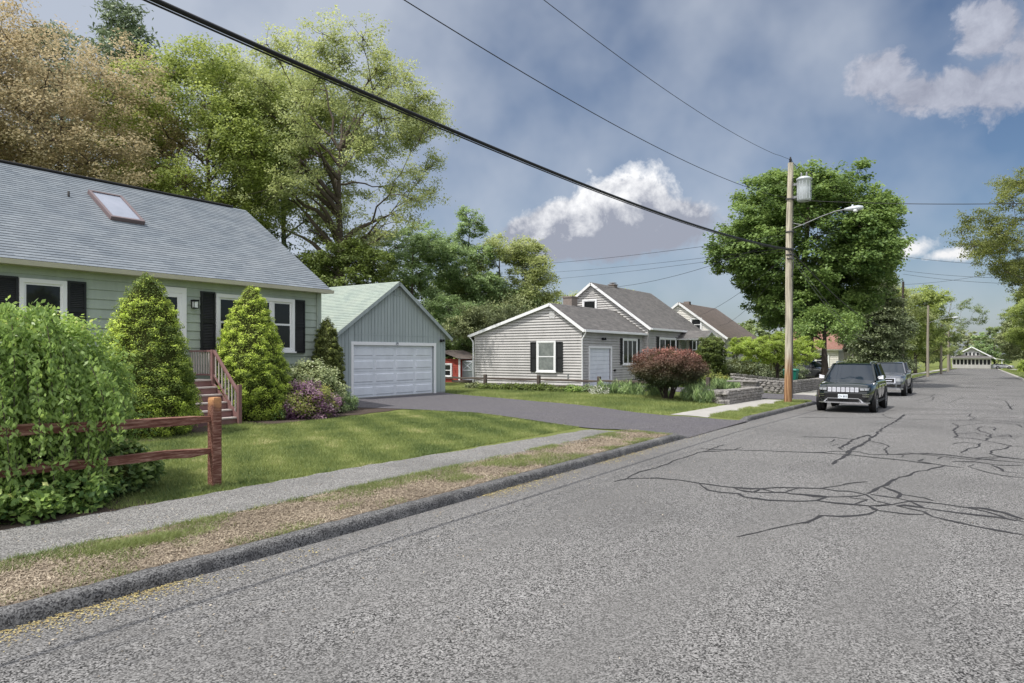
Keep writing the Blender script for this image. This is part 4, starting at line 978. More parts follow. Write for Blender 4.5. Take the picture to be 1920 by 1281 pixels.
window(hb, f, -17.2, -15.9, .7, 2.1); window(hb, f, -14.9, -13.5, .7, 2.1); window(hb, fX(-9.6), 84.5, 86.5, .4, 1.8)
shingles('porch_roof', (-12.6, 83.2, 2.75), (-9.2, 83.2, 2.3), (-9.2, 91.3, 2.3), (-12.6, 91.3, 2.75), M_shD, hb, mat_edge=M_trimw)

# ------------------------------------------------------------------ bungalow closing the street
bz = -2.12; bg_ = thing('bungalow', (-2.5, 246, bz), 'small white bungalow with a glazed porch closing the end of the street', 'house')
f = fY(246); mb = MB(); siding(mb, f, [(-7.2, bz), (2.3, bz), (2.3, bz+1.1), (-7.2, bz+1.1)], ex=.25); mb.box(-7.2, 2.3, 246.4, 258, bz, bz+3.2); f.box(mb, -7.2, 2.3, bz+2.65, bz+3.2, -.1, .05)
f2 = fY(247.2); siding(mb, f2, [(-6.2, bz+3.2), (1.6, bz+3.2), (-2.3, bz+6.1)], ex=.25)
for i in range(11): x = -7.2+9.5*i/10; f.box(mb, x-.14, x+.14, bz+1.1, bz+2.65, -.05, .05)
mb.build('wall', M_vinyl, bg_)
mb = MB()
for i in range(10):
    x = -7.2+9.5*i/10
    f.box(mb, x+.14, x+.81, bz+1.1, bz+2.65, -.12, -.08)
mb.build('porch_windows', M_glass, bg_)
for i in range(4): window(bg_, f2, -4.1+i*.95, -3.35+i*.95, bz+3.75, bz+4.9, case=.08, kind='fixed')
shingles('porch_roof', (-8.0, 245.2, bz+3.1), (3.0, 245.2, bz+3.1), (2.4, 247.3, bz+3.9), (-7.4, 247.3, bz+3.9), M_shD, bg_, mat_edge=M_trimw)
shingles('roof', (-8.3, 258, bz+2.9), (-8.3, 246.5, bz+2.9), (-2.4, 246.5, bz+6.5), (-2.4, 258, bz+6.5), M_shD, bg_, mat_edge=M_trimw); shingles('roof', (3.6, 246.5, bz+2.9), (3.6, 258, bz+2.9), (-2.4, 258, bz+6.5), (-2.4, 246.5, bz+6.5), M_shD, bg_, mat_edge=M_trimw)
for a in (-8.3, 3.6): mb = MB(); mb.bar((a, 246.45, bz+2.8), (-2.4, 246.45, bz+6.4), .05, .3); mb.build('rake_board', M_trimw, bg_)
shingles('side_roof', (2.6, 247, bz+3.1), (5.6, 247, bz+2.6), (5.6, 255, bz+2.6), (2.6, 255, bz+3.1), M_shD, bg_, mat_edge=M_trimw)
mb = MB(); mb.box(2.4, 5.2, 249, 255, bz, bz+1.2)
for x in (5.0,): mb.box(x-.1, x+.1, 247.3, 247.5, bz, bz+2.6)
mb.build('side_porch', M_white, bg_)
# ------------------------------------------------------------------ foliage
def leafquads(Pc, size, g, up=.4, asp=.55, droop=0., out=None, outw=0.):
    """one folded-flat kite per leaf at the points Pc"""
    n = len(Pc); nrm = g.normal(0, 1, (n, 3)); nrm /= np.linalg.norm(nrm, axis=1)[:, None]
    nrm[:, 2] = np.abs(nrm[:, 2])
    nrm = nrm+np.array([0, 0, up])
    if out is not None: nrm = nrm+out*outw
    nrm /= np.linalg.norm(nrm, axis=1)[:, None]
    t = np.cross(nrm, g.normal(0, 1, (n, 3))); t /= np.linalg.norm(t, axis=1)[:, None]+1e-9
    t[:, 2] -= droop; t /= np.linalg.norm(t, axis=1)[:, None]+1e-9
    b = np.cross(nrm, t); b /= np.linalg.norm(b, axis=1)[:, None]+1e-9
    s = (size*g.uniform(.6, 1.35, n))[:, None]
    return np.stack([Pc-t*s*.5, Pc+b*s*asp*.5-t*s*.08, Pc+t*s*.5, Pc-b*s*asp*.5-t*s*.08], 1)
def limb(mb, a, b, r0, r1, g, n=5, wob=.08, rise=.3, sides=6):
    a, b = np.array(a, float), np.array(b, float); L = np.linalg.norm(b-a); c1 = a+(b-a)*.4+np.array([0, 0, -rise*L*.0])+np.array([0, 0, L*rise*.35])
    pts, rad = [], []
    for i in range(n+1):
        t = i/n; p = a*(1-t)**2+2*c1*t*(1-t)+b*t*t
        if 0 < i < n: p = p+g.normal(0, wob*L/n, 3)
        pts.append(p); rad.append(r0*(1-t)+r1*t)
    mb.tube(pts, rad, sides, caps=False); return pts
def tree(name, loc, H, R, z0, label, leaf, bark=None, seed=1, n=30000, size=.17, lobes=26, trunk=.28, lobe_r=.36, shape=1., lean=(0, 0), fork=.35,
         twigs=5, cat='tree', group=None, flat=.8, shell=.55, up=.5, top=None, keep=None, asp=.6, droop=0., clus=.55, R2=None, trunk_top=.8, tintlo=0., azr=None, barkn=6, mains=7, lw=1., lowthin=1.):
    """trunk, limbs to every lobe of the crown, twigs, and single leaves gathered in clusters.
    loc world base; H height; R crown radius; z0 height of crown base above ground"""
    g = np.random.default_rng(seed); x, y, z = loc; root = thing(name, loc, label, cat, group)
    R2 = R2 or R; cz = (z0+H)/2; hz = (H-z0)/2; C0 = np.array([lean[0], lean[1], cz])
    L = []
    k = 0
    while len(L) < lobes and k < 6000:
        k += 1; d = g.normal(0, 1, 3); d /= np.linalg.norm(d); rr = g.uniform(.45, 1.)**.5
        p = d*rr; hfrac = (p[2]+1)/2
        wmax = math.sqrt(max(0, 1-p[2]**2)) if shape == 1. else (1-hfrac)**shape*1.0+.05
        q = np.hypot(p[0], p[1]) or 1e-6
        if shape != 1.: 
            s_ = wmax*g.uniform(.3, 1)**.5/q; p = np.array([p[0]*s_, p[1]*s_, p[2]])
        lr = lobe_r*g.uniform(.6, 1.15)*(.55+.45*wmax)
        c = np.array([p[0]*R*(1-lobe_r*.55), p[1]*R2*(1-lobe_r*.55), p[2]*hz*(1-lobe_r*.55 if shape == 1. else .95)])
        if keep and not keep(c+C0): continue
        if any(np.linalg.norm((c-a)/np.array([R, R2, hz])) < lobe_r*.42 for a, b in L): continue
        L.append((c, lr*R))
    mb = MB(); tz = z0+(H-z0)*trunk_top
    tp = [np.array([0, 0, -.1])]; m_ = 8
    for i in range(1, m_+1):
        t = i/m_; tp.append(np.array([lean[0]*t**1.5*.8, lean[1]*t**1.5*.8, tz*t])+g.normal(0, .018*tz/m_*2, 3)*np.array([1, 1, 0]))
    rt = [trunk*(1.25 if i == 0 else 1)*(1-.86*(i/m_)) for i in range(m_+1)]
    mb.tube(tp, rt, 10, caps=False)
    V, T = [], []; per = max(1, n//len(L))
    tw = sum(b**2 for a, b in L); LP = []
    L.sort(key=lambda q: np.hypot(q[0][0], q[0][1])/R+abs(q[0][2])/hz*.3)
    for li, (c, lr) in enumerate(L):
        cc = c+C0
        h = max(z0*fork+.15*z0, min(tz*.97, cc[2]-np.hypot(cc[0], cc[1])*g.uniform(.45, .95))); h = max(h, z0*.55)
        ti = h/tz*m_; i = int(min(ti, m_-1)); a = tp[i]+(tp[i+1]-tp[i])*(ti-i); r_ = rt[i]*.55
        r0_ = min(r_, .05+.022*lr*3)*lw
        if li > mains and LP:      # side branch off the nearest limb already grown
            Q = np.array([q[0] for q in LP]); dd = np.linalg.norm(Q-cc, axis=1)+np.maximum(0, Q[:, 2]-cc[2])*1.5; j = int(np.argmin(dd))
            if dd[j] < np.linalg.norm(a-cc)*.9: a = LP[j][0]; r0_ = min(r0_, LP[j][1]*.8)
        pts = limb(mb, a, cc, r0_, .02, g, 6, .10, .35, barkn)
        LP += [(np.array(pts[q]), r0_*(1-q/6)+.02*q/6) for q in (2, 3, 4)]
        nl = int(n*lr**2/tw*(1. if c[2] > -.1*hz else lowthin)); ncl = max(5, int(nl/75))
        d = g.normal(0, 1, (ncl, 3)); d /= np.linalg.norm(d, axis=1)[:, None]
        rad = g.uniform(shell, 1.02, ncl)[:, None]
        cl = cc+d*rad*lr*np.array([1, 1, flat]); 
        if keep: cl = np.array([q for q in cl if keep(q)] or [cc])
        for q in cl[:twigs]: limb(mb, pts[-2 if g.random() < .5 else -1], q, .02+.003*lr, .006, g, 3, .12, .2, 3)
        idx = g.integers(0, len(cl), nl); P_ = cl[idx]+g.normal(0, 1, (nl, 3))*clus*np.array([.6, .6, .38])
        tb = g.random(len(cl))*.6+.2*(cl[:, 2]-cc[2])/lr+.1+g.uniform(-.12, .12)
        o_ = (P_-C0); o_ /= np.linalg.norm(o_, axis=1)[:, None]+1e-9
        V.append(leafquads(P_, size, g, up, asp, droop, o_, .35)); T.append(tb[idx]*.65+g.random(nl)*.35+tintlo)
    V = np.concatenate(V)+np.array(loc); T = np.clip(np.concatenate(T), 0, 1)
    mb.v = [(p[0]+x, p[1]+y, p[2]+z) for p in mb.v]
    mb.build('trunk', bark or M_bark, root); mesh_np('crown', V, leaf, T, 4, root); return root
def pine(name, loc, H, R, label, leaf, seed=1, n=9000, z0=.25, size=.35, droop=.12, trunk=.22, bark=None, group=None, whorl=1.1, gap=.25, cat='conifer tree', asp=.22, power=.8, clus=.28):
    g = np.random.default_rng(seed); x, y, z = loc; root = thing(name, loc, label, cat, group); mb = MB()
    mb.tube([(x, y, z-.1), (x+.1, y, z+H*.5), (x, y, z+H*.99)], [trunk, trunk*.6, .02], 8, caps=False); Pl, ol = [], []
    h = z0*H
    while h < H*.97:
        f = 1-(h-z0*H)/(H-z0*H); r = R*(f**power)*(.85+.3*g.random())
        k = g.integers(4, 7); a0 = g.uniform(0, 6.3)
        for i in range(k):
            if g.random() < gap: continue
            a = a0+6.283*i/k+g.normal(0, .2); rr = r*g.uniform(.65, 1.1); e = np.array([math.cos(a)*rr, math.sin(a)*rr, -droop*rr+g.normal(0, .1)*rr*.3]); b = np.array([0, 0, h+g.normal(0, .12)])
            mb.tube([tuple(np.array([x, y, z])+b+e*t+np.array([0, 0, .10*rr*t*(1-t)*2])) for t in (0, .5, 1)], [.03+.008*rr, .02+.003*rr, .008], 4, caps=False)
            m = int(10+rr*9); t = g.uniform(.25, 1.05, m)**.8; q = b+e*t[:, None]; q[:, 2] += .20*rr*t*(1-t)
            lat = g.normal(0, .16*rr+.08, m)*(1.1-t*.7); q += np.stack([-math.sin(a)*lat, math.cos(a)*lat, -np.abs(lat)*.15], 1); Pl.append(q); ol.append(np.tile(e/rr, (m, 1)))
        h += whorl*g.uniform(.7, 1.2)*(.5+.5*f)
    Q = np.concatenate(Pl); O = np.concatenate(ol); i = g.integers(0, len(Q), n); tb = g.random(len(Q))
    P_ = Q[i]+g.normal(0, clus, (n, 3))*np.array([1, 1, .45])
    V = leafquads(P_, size, g, .3, asp, .15, O[i], .2)+np.array(loc); mb.build('trunk', bark or M_bark, root); mesh_np('crown', V, leaf, np.clip(tb[i]*.6+g.random(n)*.4, 0, 1), 4, root); return root
def shrub(name, loc, prof, label, leaf, n=20000, size=.05, seed=1, cat='shrub', sx=1., sy=1., lump=.12, lumps=60, core=True, up=.2, asp=.5, clus=.05, part='foliage', stems=0, bark=None, tintf=None, ang=0., group=None, coref=.82, outw=.8, shelf=0., root=None, droop=0., irr=.07):
    """prof: list of (height, radius); foliage gathered in lumps over that surface"""
    g = np.random.default_rng(seed); x, y, z = loc; root = root or thing(name, loc, label, cat, group)
    hs = np.array([p[0] for p in prof]); rs = np.array([p[1] for p in prof]); H = hs[-1]-hs[0]
    # lump centres spread over the profile surface
    wgt = np.interp(np.linspace(hs[0], hs[-1], 200), hs, rs)+.03; cdf = np.cumsum(wgt); cdf /= cdf[-1]
    def hsamp(m): return np.interp(g.random(m), cdf, np.linspace(hs[0], hs[-1], 200))
    lh = hsamp(lumps); la = g.uniform(0, 6.2832, lumps); lr = np.interp(lh, hs, rs)*g.uniform(.86, 1.0, lumps)
    LC = np.stack([np.cos(la)*lr, np.sin(la)*lr, lh], 1); R0 = rs.max()
    ls = R0*lump*2.2*g.uniform(.6, 1.2, lumps)*(.4+.6*np.interp(lh, hs, rs)/R0)
    # leaves: on hemispherical faces of the lumps, plus a thin general cover
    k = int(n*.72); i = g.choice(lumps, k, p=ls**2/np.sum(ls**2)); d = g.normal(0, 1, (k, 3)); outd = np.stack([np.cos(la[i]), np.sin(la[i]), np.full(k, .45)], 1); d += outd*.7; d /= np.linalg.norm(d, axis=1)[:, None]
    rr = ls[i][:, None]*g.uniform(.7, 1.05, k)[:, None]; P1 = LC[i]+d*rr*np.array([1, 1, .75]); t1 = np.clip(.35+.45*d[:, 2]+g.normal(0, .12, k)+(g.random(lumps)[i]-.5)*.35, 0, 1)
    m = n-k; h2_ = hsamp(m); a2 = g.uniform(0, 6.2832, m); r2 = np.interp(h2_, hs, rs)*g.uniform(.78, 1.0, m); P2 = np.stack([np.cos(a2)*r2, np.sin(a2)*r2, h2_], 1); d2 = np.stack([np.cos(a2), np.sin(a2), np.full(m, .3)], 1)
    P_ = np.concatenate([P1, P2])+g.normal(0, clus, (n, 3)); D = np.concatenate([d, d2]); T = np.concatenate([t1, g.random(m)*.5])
    ph = g.uniform(0, 6.28, 4)
    def sc3(p):
        an = np.arctan2(p[:, 1], p[:, 0]); k = 1+irr*(np.sin(2*an+ph[0]+p[:, 2]*1.7/H*2.5)+np.sin(3*an+ph[1]-p[:, 2]/H*6)+.7*np.sin(5*an+ph[2]+p[:, 2]/H*11))*.6
        q = p*np.stack([k*sx, k*sy, np.ones(len(p))], 1); c_, s_ = math.cos(ang), math.sin(ang); return np.stack([q[:, 0]*c_-q[:, 1]*s_, q[:, 0]*s_+q[:, 1]*c_, q[:, 2]], 1)
    P_ = sc3(P_); P_[:, 2] = np.maximum(P_[:, 2], hs[0]*.5)
    if tintf is not None: T = tintf(P_, T, g)
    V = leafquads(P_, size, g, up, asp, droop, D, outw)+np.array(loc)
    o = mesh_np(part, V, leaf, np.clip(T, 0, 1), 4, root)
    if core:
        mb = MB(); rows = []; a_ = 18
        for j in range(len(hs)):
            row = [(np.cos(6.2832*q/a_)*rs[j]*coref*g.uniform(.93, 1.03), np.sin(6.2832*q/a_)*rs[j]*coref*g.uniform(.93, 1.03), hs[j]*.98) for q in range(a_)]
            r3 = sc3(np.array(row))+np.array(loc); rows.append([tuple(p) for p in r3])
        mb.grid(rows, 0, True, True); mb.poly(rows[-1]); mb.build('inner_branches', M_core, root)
    if stems:
        mb = MB(); z0_ = max(.35*H, hs[0]+.1)
        for q in range(stems):
            a = 6.2832*q/stems+g.normal(0, .2); r0 = g.uniform(.02, .16); r1 = g.uniform(.35, .9)*np.interp(z0_*1.6, hs, rs)
            limb(mb, (x+math.cos(a)*r0, y+math.sin(a)*r0, z-.05), (x+math.cos(a)*r1*sx, y+math.sin(a)*r1*sy, z+hs[0]+z0_*g.uniform(.9, 1.5)), .035, .012, g, 5, .1, .5, 5)
        mb.build('stems', bark or M_barkd, root)
    return root
def W(u, Z, v=None):
    """plan position used while laying out the planting"""
    S_, C_ = .56652, .82405; t = (u-960)/1280; return (Z*(-S_+C_*t), Z*(C_+S_*t))
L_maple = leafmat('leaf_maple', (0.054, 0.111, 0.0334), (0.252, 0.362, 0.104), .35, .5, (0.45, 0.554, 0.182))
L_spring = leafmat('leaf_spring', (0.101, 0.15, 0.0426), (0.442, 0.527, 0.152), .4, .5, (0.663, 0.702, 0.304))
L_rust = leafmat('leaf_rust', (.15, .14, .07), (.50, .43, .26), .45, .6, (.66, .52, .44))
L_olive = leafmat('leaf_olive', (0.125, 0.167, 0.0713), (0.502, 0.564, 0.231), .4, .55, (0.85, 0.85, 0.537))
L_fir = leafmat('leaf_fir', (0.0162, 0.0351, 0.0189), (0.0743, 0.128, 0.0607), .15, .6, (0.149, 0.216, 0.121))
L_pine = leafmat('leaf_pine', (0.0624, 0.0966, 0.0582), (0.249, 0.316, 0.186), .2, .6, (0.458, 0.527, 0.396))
L_hem = leafmat('leaf_hemlock', (0.0853, 0.111, 0.0554), (0.347, 0.394, 0.177), .15, .6, (0.695, 0.697, 0.387))
L_mid = leafmat('leaf_mid', (0.0816, 0.135, 0.0662), (0.36, 0.489, 0.202), .35, .5, (0.717, 0.828, 0.44))
L_spruce = leafmat('leaf_dwarf_spruce', (0.102, 0.156, 0.0295), (0.68, 0.85, 0.129), .2, .6, (0.85, 0.85, 0.295))
L_vine = leafmat('leaf_vine', (.06, .13, .035), (.35, .50, .13), .38, .4, (.62, .66, .24))
L_lime = leafmat('leaf_lime', (.13, .19, .03), (.40, .52, .11), .45, .5, (.58, .66, .22))
L_burg = leafmat('leaf_burgundy', (0.0498, 0.0719, 0.0316), (0.156, 0.0719, 0.053), .25, .5, (0.425, 0.197, 0.152))
L_arb = leafmat('leaf_arborvitae', (0.0463, 0.0632, 0.021), (0.211, 0.253, 0.0589), .15, .6, (0.421, 0.463, 0.126))
L_var = leafmat('leaf_variegated', (0.081, 0.135, 0.0473), (0.513, 0.567, 0.297), .3, .5, (0.85, 0.85, 0.702))
L_rho = leafmat('leaf_rhododendron', (0.0445, 0.0662, 0.0304), (0.203, 0.246, 0.121), .15, .45, (0.405, 0.435, 0.264))
L_yew = leafmat('leaf_yew', (0.0406, 0.0648, 0.0162), (0.194, 0.259, 0.0568), .2, .55, (0.356, 0.438, 0.113))
L_purp = leafmat('blossom_purple', (0.134, 0.05, 0.128), (0.437, 0.3, 0.351), .3, .6, (0.63, 0.625, 0.478))
L_gold = leafmat('leaf_gold', (.085, .115, .030), (.34, .38, .10), .4, .5, (.58, .54, .20))
L_dull = leafmat('leaf_distant', (0.0789, 0.114, 0.0567), (0.264, 0.334, 0.132), .3, .6, (0.439, 0.491, 0.246))
L_pale = leafmat('blossom_pale', (.4, .42, .36), (.75, .75, .68), .3, .6)

# big trees behind the first house
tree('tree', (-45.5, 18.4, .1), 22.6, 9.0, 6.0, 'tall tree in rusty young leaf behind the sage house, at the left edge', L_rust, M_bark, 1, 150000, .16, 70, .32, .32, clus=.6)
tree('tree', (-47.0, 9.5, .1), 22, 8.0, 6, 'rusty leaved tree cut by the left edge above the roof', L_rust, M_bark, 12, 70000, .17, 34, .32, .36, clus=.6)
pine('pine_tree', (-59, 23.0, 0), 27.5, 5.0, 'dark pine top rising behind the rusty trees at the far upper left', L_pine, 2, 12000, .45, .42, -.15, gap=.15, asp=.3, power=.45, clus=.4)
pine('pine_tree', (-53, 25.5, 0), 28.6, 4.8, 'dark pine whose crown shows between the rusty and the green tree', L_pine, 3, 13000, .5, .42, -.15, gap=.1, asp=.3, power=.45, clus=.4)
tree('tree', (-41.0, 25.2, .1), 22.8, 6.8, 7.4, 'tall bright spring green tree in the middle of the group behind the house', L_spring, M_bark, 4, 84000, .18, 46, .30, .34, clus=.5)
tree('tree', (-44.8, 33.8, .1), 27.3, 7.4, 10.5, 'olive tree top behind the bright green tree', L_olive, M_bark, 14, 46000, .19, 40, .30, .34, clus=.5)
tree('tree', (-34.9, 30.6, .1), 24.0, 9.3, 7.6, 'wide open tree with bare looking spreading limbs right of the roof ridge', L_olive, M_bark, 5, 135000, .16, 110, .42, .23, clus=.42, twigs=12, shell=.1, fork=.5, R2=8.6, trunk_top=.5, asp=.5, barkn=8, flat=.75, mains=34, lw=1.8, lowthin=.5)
pine('pine_tree', (-51.9, 27.8, 0), 18, 4.2, 'thin pine trunk with drooping blue green boughs seen through the gap above the roof', L_pine, 6, 7000, .42, .36, .05, gap=.35, asp=.3, power=.4)
pine('pine_tree', (-44.5, 30.5, 0), 17, 4.0, 'pine standing in the gap beside the spreading tree', L_pine, 7, 7000, .42, .36, .05, gap=.35, asp=.3, power=.4)
tree('tree', (-56, 20, 0), 13, 5, 2, 'low brownish understorey tree just above the left part of the roof', L_olive, M_bark, 15, 15000, .26, 16, .2)
tree('tree', (-31.2, 27.8, .1), 9.2, 3.2, 3.0, 'rounded olive green tree between the house roof and the garage', L_yew, M_bark, 8, 30000, .16, 24, .2, .4, clus=.3)
tree('tree', (-45, 37, 0), 11, 5.0, 1.0, 'shaded thicket tree behind the garage roof', L_hem, M_barkd, 16, 22000, .26, 20, .2)
# middle group behind the garage
tree('tree', (-38.3, 48.9, 0), 15.9, 5.0, 3.5, 'tallest tree of the middle group, with a gap of sky in its crown', L_mid, M_bark, 21, 42000, .20, 34, .22, .32, clus=.35, shape=.8)
tree('tree', (-40.4, 43.6, 0), 14.6, 5.0, 2.5, 'green tree on the left of the middle group beyond the garage gable', L_mid, M_bark, 22, 40000, .20, 24, .22, .34, clus=.4)
tree('tree', (-35.4, 53.6, 0), 13.4, 5.0, 2.0, 'dense dark tree on the right of the middle group', L_olive, M_barkd, 23, 42000, .20, 28, .22, .34, clus=.35, shape=.7)
tree('tree', (-36.6, 51.2, 0), 14.6, 4.6, 3.0, 'olive tree filling the middle group between its tallest crown and its dark right side', L_olive, M_bark, 124, 30000, .2, 26, .2, .34)
tree('tree', (-36.0, 50.5, 0), 9.5, 4.6, 2.0, 'blue green leafy tree in front of the middle group', L_mid, M_bark, 24, 24000, .2, 22, .2, .36)
tree('tree', (-33.2, 40.0, 0), 6.6, 3.6, 1.2, 'low bright green tree beside the garage gable', L_mid, M_bark, 25, 30000, .16, 22, .18, .38, tintlo=.2, clus=.3)
tree('hemlock_tree', (-29.2, 39.5, 0), 5.9, 3.2, .3, 'dark hemlock overhanging the red shed', L_hem, M_barkd, 26, 30000, .15, 24, .18, .38, droop=.5, clus=.3)
tree('hemlock_tree', (-31.0, 46.5, 0), 6.8, 4.4, .3, 'dark hemlock screen behind the white house gable', L_hem, M_barkd, 27, 32000, .17, 26, .18, .38, droop=.5)
tree('tree', (-36.5, 63, 0), 8.4, 2.4, 1.0, 'small dark tree beside the first chimney', L_mid, M_bark, 28, 9000, .2, 14, .15)
tree('tree', (-37.0, 68, 0), 9.6, 4.6, 1.0, 'sunlit olive tree top behind the white house gable', L_olive, M_bark, 29, 16000, .22, 18, .2)
tree('tree', (-42, 90, 0), 11.8, 6.5, 1.0, 'distant tree top just over the main roof ridge of the white house', L_spring, M_bark, 30, 12000, .3, 16, .2)
for i, (x, y, H, R, l) in enumerate([(-62, 52, 12, 7, L_hem), (-54, 40, 12, 6, L_hem), (-50, 62, 12, 7, L_dull), (-66, 36, 14, 7, L_hem), (-75, 20, 16, 8, L_hem)]):
    tree('tree', (x, y, -.3), H, R, .5, ['dark woodland tree far behind the garage, left one', 'dark woodland tree right behind the garage ridge', 'grey green woodland tree beyond the middle group', 'dark woodland tree behind the spreading tree', 'dark woodland tree deep behind the rusty trees'][i], l, M_barkd, 40+i, 14000, .34, 18, .2, group='trees of the wood behind the houses')

# the big maple by the pole and neighbours
mk = lambda p: not (p[2] < 5.2 and abs(p[0]) < 1.5 and False)
tree('maple_tree', (-11.2, 57, -.1), 18.2, 7.0, 3.1, 'large dense dark green maple behind the utility pole', L_maple, M_barkd, 51, 200000, .20, 120, .52, .27, clus=.42, twigs=3, flat=.7, asp=.85, shell=.7, up=.7, fork=.9)
tree('tree', (-9.0, 51.5, 0), 5.2, 2.4, 2.4, 'darker low tree trunk and leaves standing among the parked cars', L_maple, M_barkd, 52, 9000, .18, 10, .30, .4)
pine('pine_tree', (-7.9, 72.5, -.4), 11.8, 2.9, 'dark drooping conifer right of the maple', L_rho, 53, 42000, .16, .26, .25, asp=.4, power=.6, gap=.05, whorl=.7, trunk=.36, bark=M_barkd, clus=.3)
tree('tree', (-9.3, 80, -.5), 8.2, 3.6, 2.0, 'reddish tinted small tree at the right foot of the conifer', L_rho, M_barkd, 54, 14000, .24, 16, .2)
tree('tree', (-8.4, 122, -1), 15.2, 5.8, 1.5, 'yellow green tree left of the distant street poles', L_spring, M_bark, 55, 30000, .28, 26, .25, tintlo=-.1)
tree('tree', (-11.8, 108, -.8), 14.5, 5.2, 1.5, 'olive tree tucked behind the dark conifer', L_olive, M_bark, 56, 26000, .26, 20, .25)
tree('tree', (-8.2, 146, -1.2), 12.5, 5.2, 1.0, 'dark low tree behind the distant street poles', L_olive, M_barkd, 57, 20000, .28, 18, .25)
tree('tree', (-6.2, 188, -1.6), 17.8, 7.8, 7.6, 'nearly bare tall tree above the distant poles', L_dull, M_barkg, 58, 7000, .26, 46, .34, .2, twigs=12, clus=.5, fork=.35, trunk_top=.55, flat=.5)
tree('tree', (-9, 215, -1.8), 11, 6.5, 1.5, 'green tree left of the far bungalow', L_dull, M_bark, 59, 13000, .36, 18, .3)
tree('tree', (-15, 262, -2.2), 10, 8, 1.0, 'dull green tree mass behind the bungalow, to its left', L_dull, M_barkd, 60, 13000, .5, 18, .3)
tree('tree', (-3.8, 285, -2.2), 13, 10, 1.0, 'dark tree mass directly behind the bungalow roof', L_hem, M_barkd, 61, 16000, .5, 20, .3)
tree('tree', (3.5, 272, -2.2), 12, 8.5, 1.0, 'bright green tree right of the bungalow roof', L_mid, M_barkd, 62, 16000, .5, 20, .3)
tree('tree', (10.0, 232, -1.8), 16, 8.5, .8, 'broad grey green tree on the right side of the far road', L_dull, M_barkd, 63, 34000, .42, 24, .3)
tree('tree', (8.8, 200, -1.6), 14, 6.2, .8, 'dark bushy tree at the right verge', L_hem, M_barkd, 64, 32000, .32, 22, .3)
tree('tree', (8.7, 158, -1.2), 16.5, 7.0, 2.5, 'yellowish green tree in the middle distance on the right', L_spring, M_bark, 65, 46000, .26, 26, .3, tintlo=-.12)
tree('tree', (7.8, 90, -.6), 25.4, 11.2, 7.0, 'airy golden green tree reaching in from the right edge', L_gold, M_bark, 66, 70000, .18, 100, .4, .22, clus=.5, twigs=8, flat=.45, shell=.3, tintlo=-.18, up=.2)
tree('tree', (8.2, 170, -1.3), 27, 5.0, 11, 'dark leafy column at the right edge of the frame', L_rho, M_barkd, 67, 24000, .30, 24, .5, .36, shape=1.)
shrub('shrub', (7.4, 150, -1.3), [(0, 1.5), (1, 1.9), (2, 1.5), (2.6, .4)], 'light green roadside bush under the right hand trees', L_lime, 5000, .22, 68, lumps=30, clus=.1)
for i, (x, y, H, R) in enumerate([(-22, 112, 11, 8), (-30, 130, 14, 9), (-20, 160, 12, 9), (-26, 205, 13, 10), (30, 250, 14, 11), (-40, 250, 12, 12), (24, 180, 15, 9), (-26, 92, 8, 5)]):
    tree('tree', (x, y, -1.5), H, R, .5, ['dull tree behind the house with the red roof', 'taller dull tree farther behind the red roof', 'dull tree in the gap left of the street poles', 'far dull tree left of the bare tree', 'far tree at the extreme right of the road end', 'far tree at the extreme left of the road end', 'tree behind the right hand row', 'low tree just behind the third house roof'][i], L_dull, M_barkd, 80+i, 8000, .5, 14, .3, group='trees closing the view in the distance')

# dwarf spruces and foundation planting of the first house
def cone(H, R, low=.25): return [(0.02, R*.80), (H*.10, R*.97), (H*.22, R), (H*.40, R*.89), (H*.58, R*.73), (H*.75, R*.53), (H*.88, R*.33), (H*.96, R*.17), (H, .02)]
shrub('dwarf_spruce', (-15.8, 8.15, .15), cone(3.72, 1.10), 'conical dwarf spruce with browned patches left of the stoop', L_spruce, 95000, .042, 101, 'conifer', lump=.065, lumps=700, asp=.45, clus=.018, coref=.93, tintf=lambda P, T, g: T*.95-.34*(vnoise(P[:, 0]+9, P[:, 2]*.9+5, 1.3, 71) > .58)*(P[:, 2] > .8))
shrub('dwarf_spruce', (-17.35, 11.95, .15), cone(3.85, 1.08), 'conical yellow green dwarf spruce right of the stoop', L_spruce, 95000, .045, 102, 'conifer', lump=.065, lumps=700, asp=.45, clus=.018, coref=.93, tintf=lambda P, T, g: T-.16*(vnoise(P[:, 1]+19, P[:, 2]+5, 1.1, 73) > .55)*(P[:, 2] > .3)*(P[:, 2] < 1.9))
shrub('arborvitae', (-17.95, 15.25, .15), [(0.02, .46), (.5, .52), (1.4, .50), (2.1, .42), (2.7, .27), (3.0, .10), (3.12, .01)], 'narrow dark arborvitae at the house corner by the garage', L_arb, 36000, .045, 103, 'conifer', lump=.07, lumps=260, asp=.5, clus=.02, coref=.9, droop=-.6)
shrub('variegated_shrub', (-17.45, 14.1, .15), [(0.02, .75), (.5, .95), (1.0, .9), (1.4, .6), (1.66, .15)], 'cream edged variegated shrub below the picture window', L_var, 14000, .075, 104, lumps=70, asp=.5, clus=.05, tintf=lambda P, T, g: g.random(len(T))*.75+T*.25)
az = shrub('azalea', (-16.35, 13.1, .15), [(0.02, .62), (.35, .78), (.7, .66), (.95, .3), (1.02, .05)], 'purple flowering azalea in front of the variegated shrub', L_gold, 7000, .055, 105, lumps=50, clus=.05)
shrub('azalea', (-16.35, 13.1, .15), [(0.02, .64), (.35, .80), (.7, .68), (.95, .32), (1.02, .05)], '', L_purp, 9000, .05, 106, lumps=40, clus=.05, part='blossoms', core=False, root=az, asp=.9)
shrub('garden_plant', (-17.35, 15.45, .15), [(0, .25), (.25, .38), (.5, .25), (.6, .02)], 'small strappy plant at the foot of the arborvitae', L_mid, 1500, .13, 107, lumps=16, asp=.2, core=False, droop=-.8)
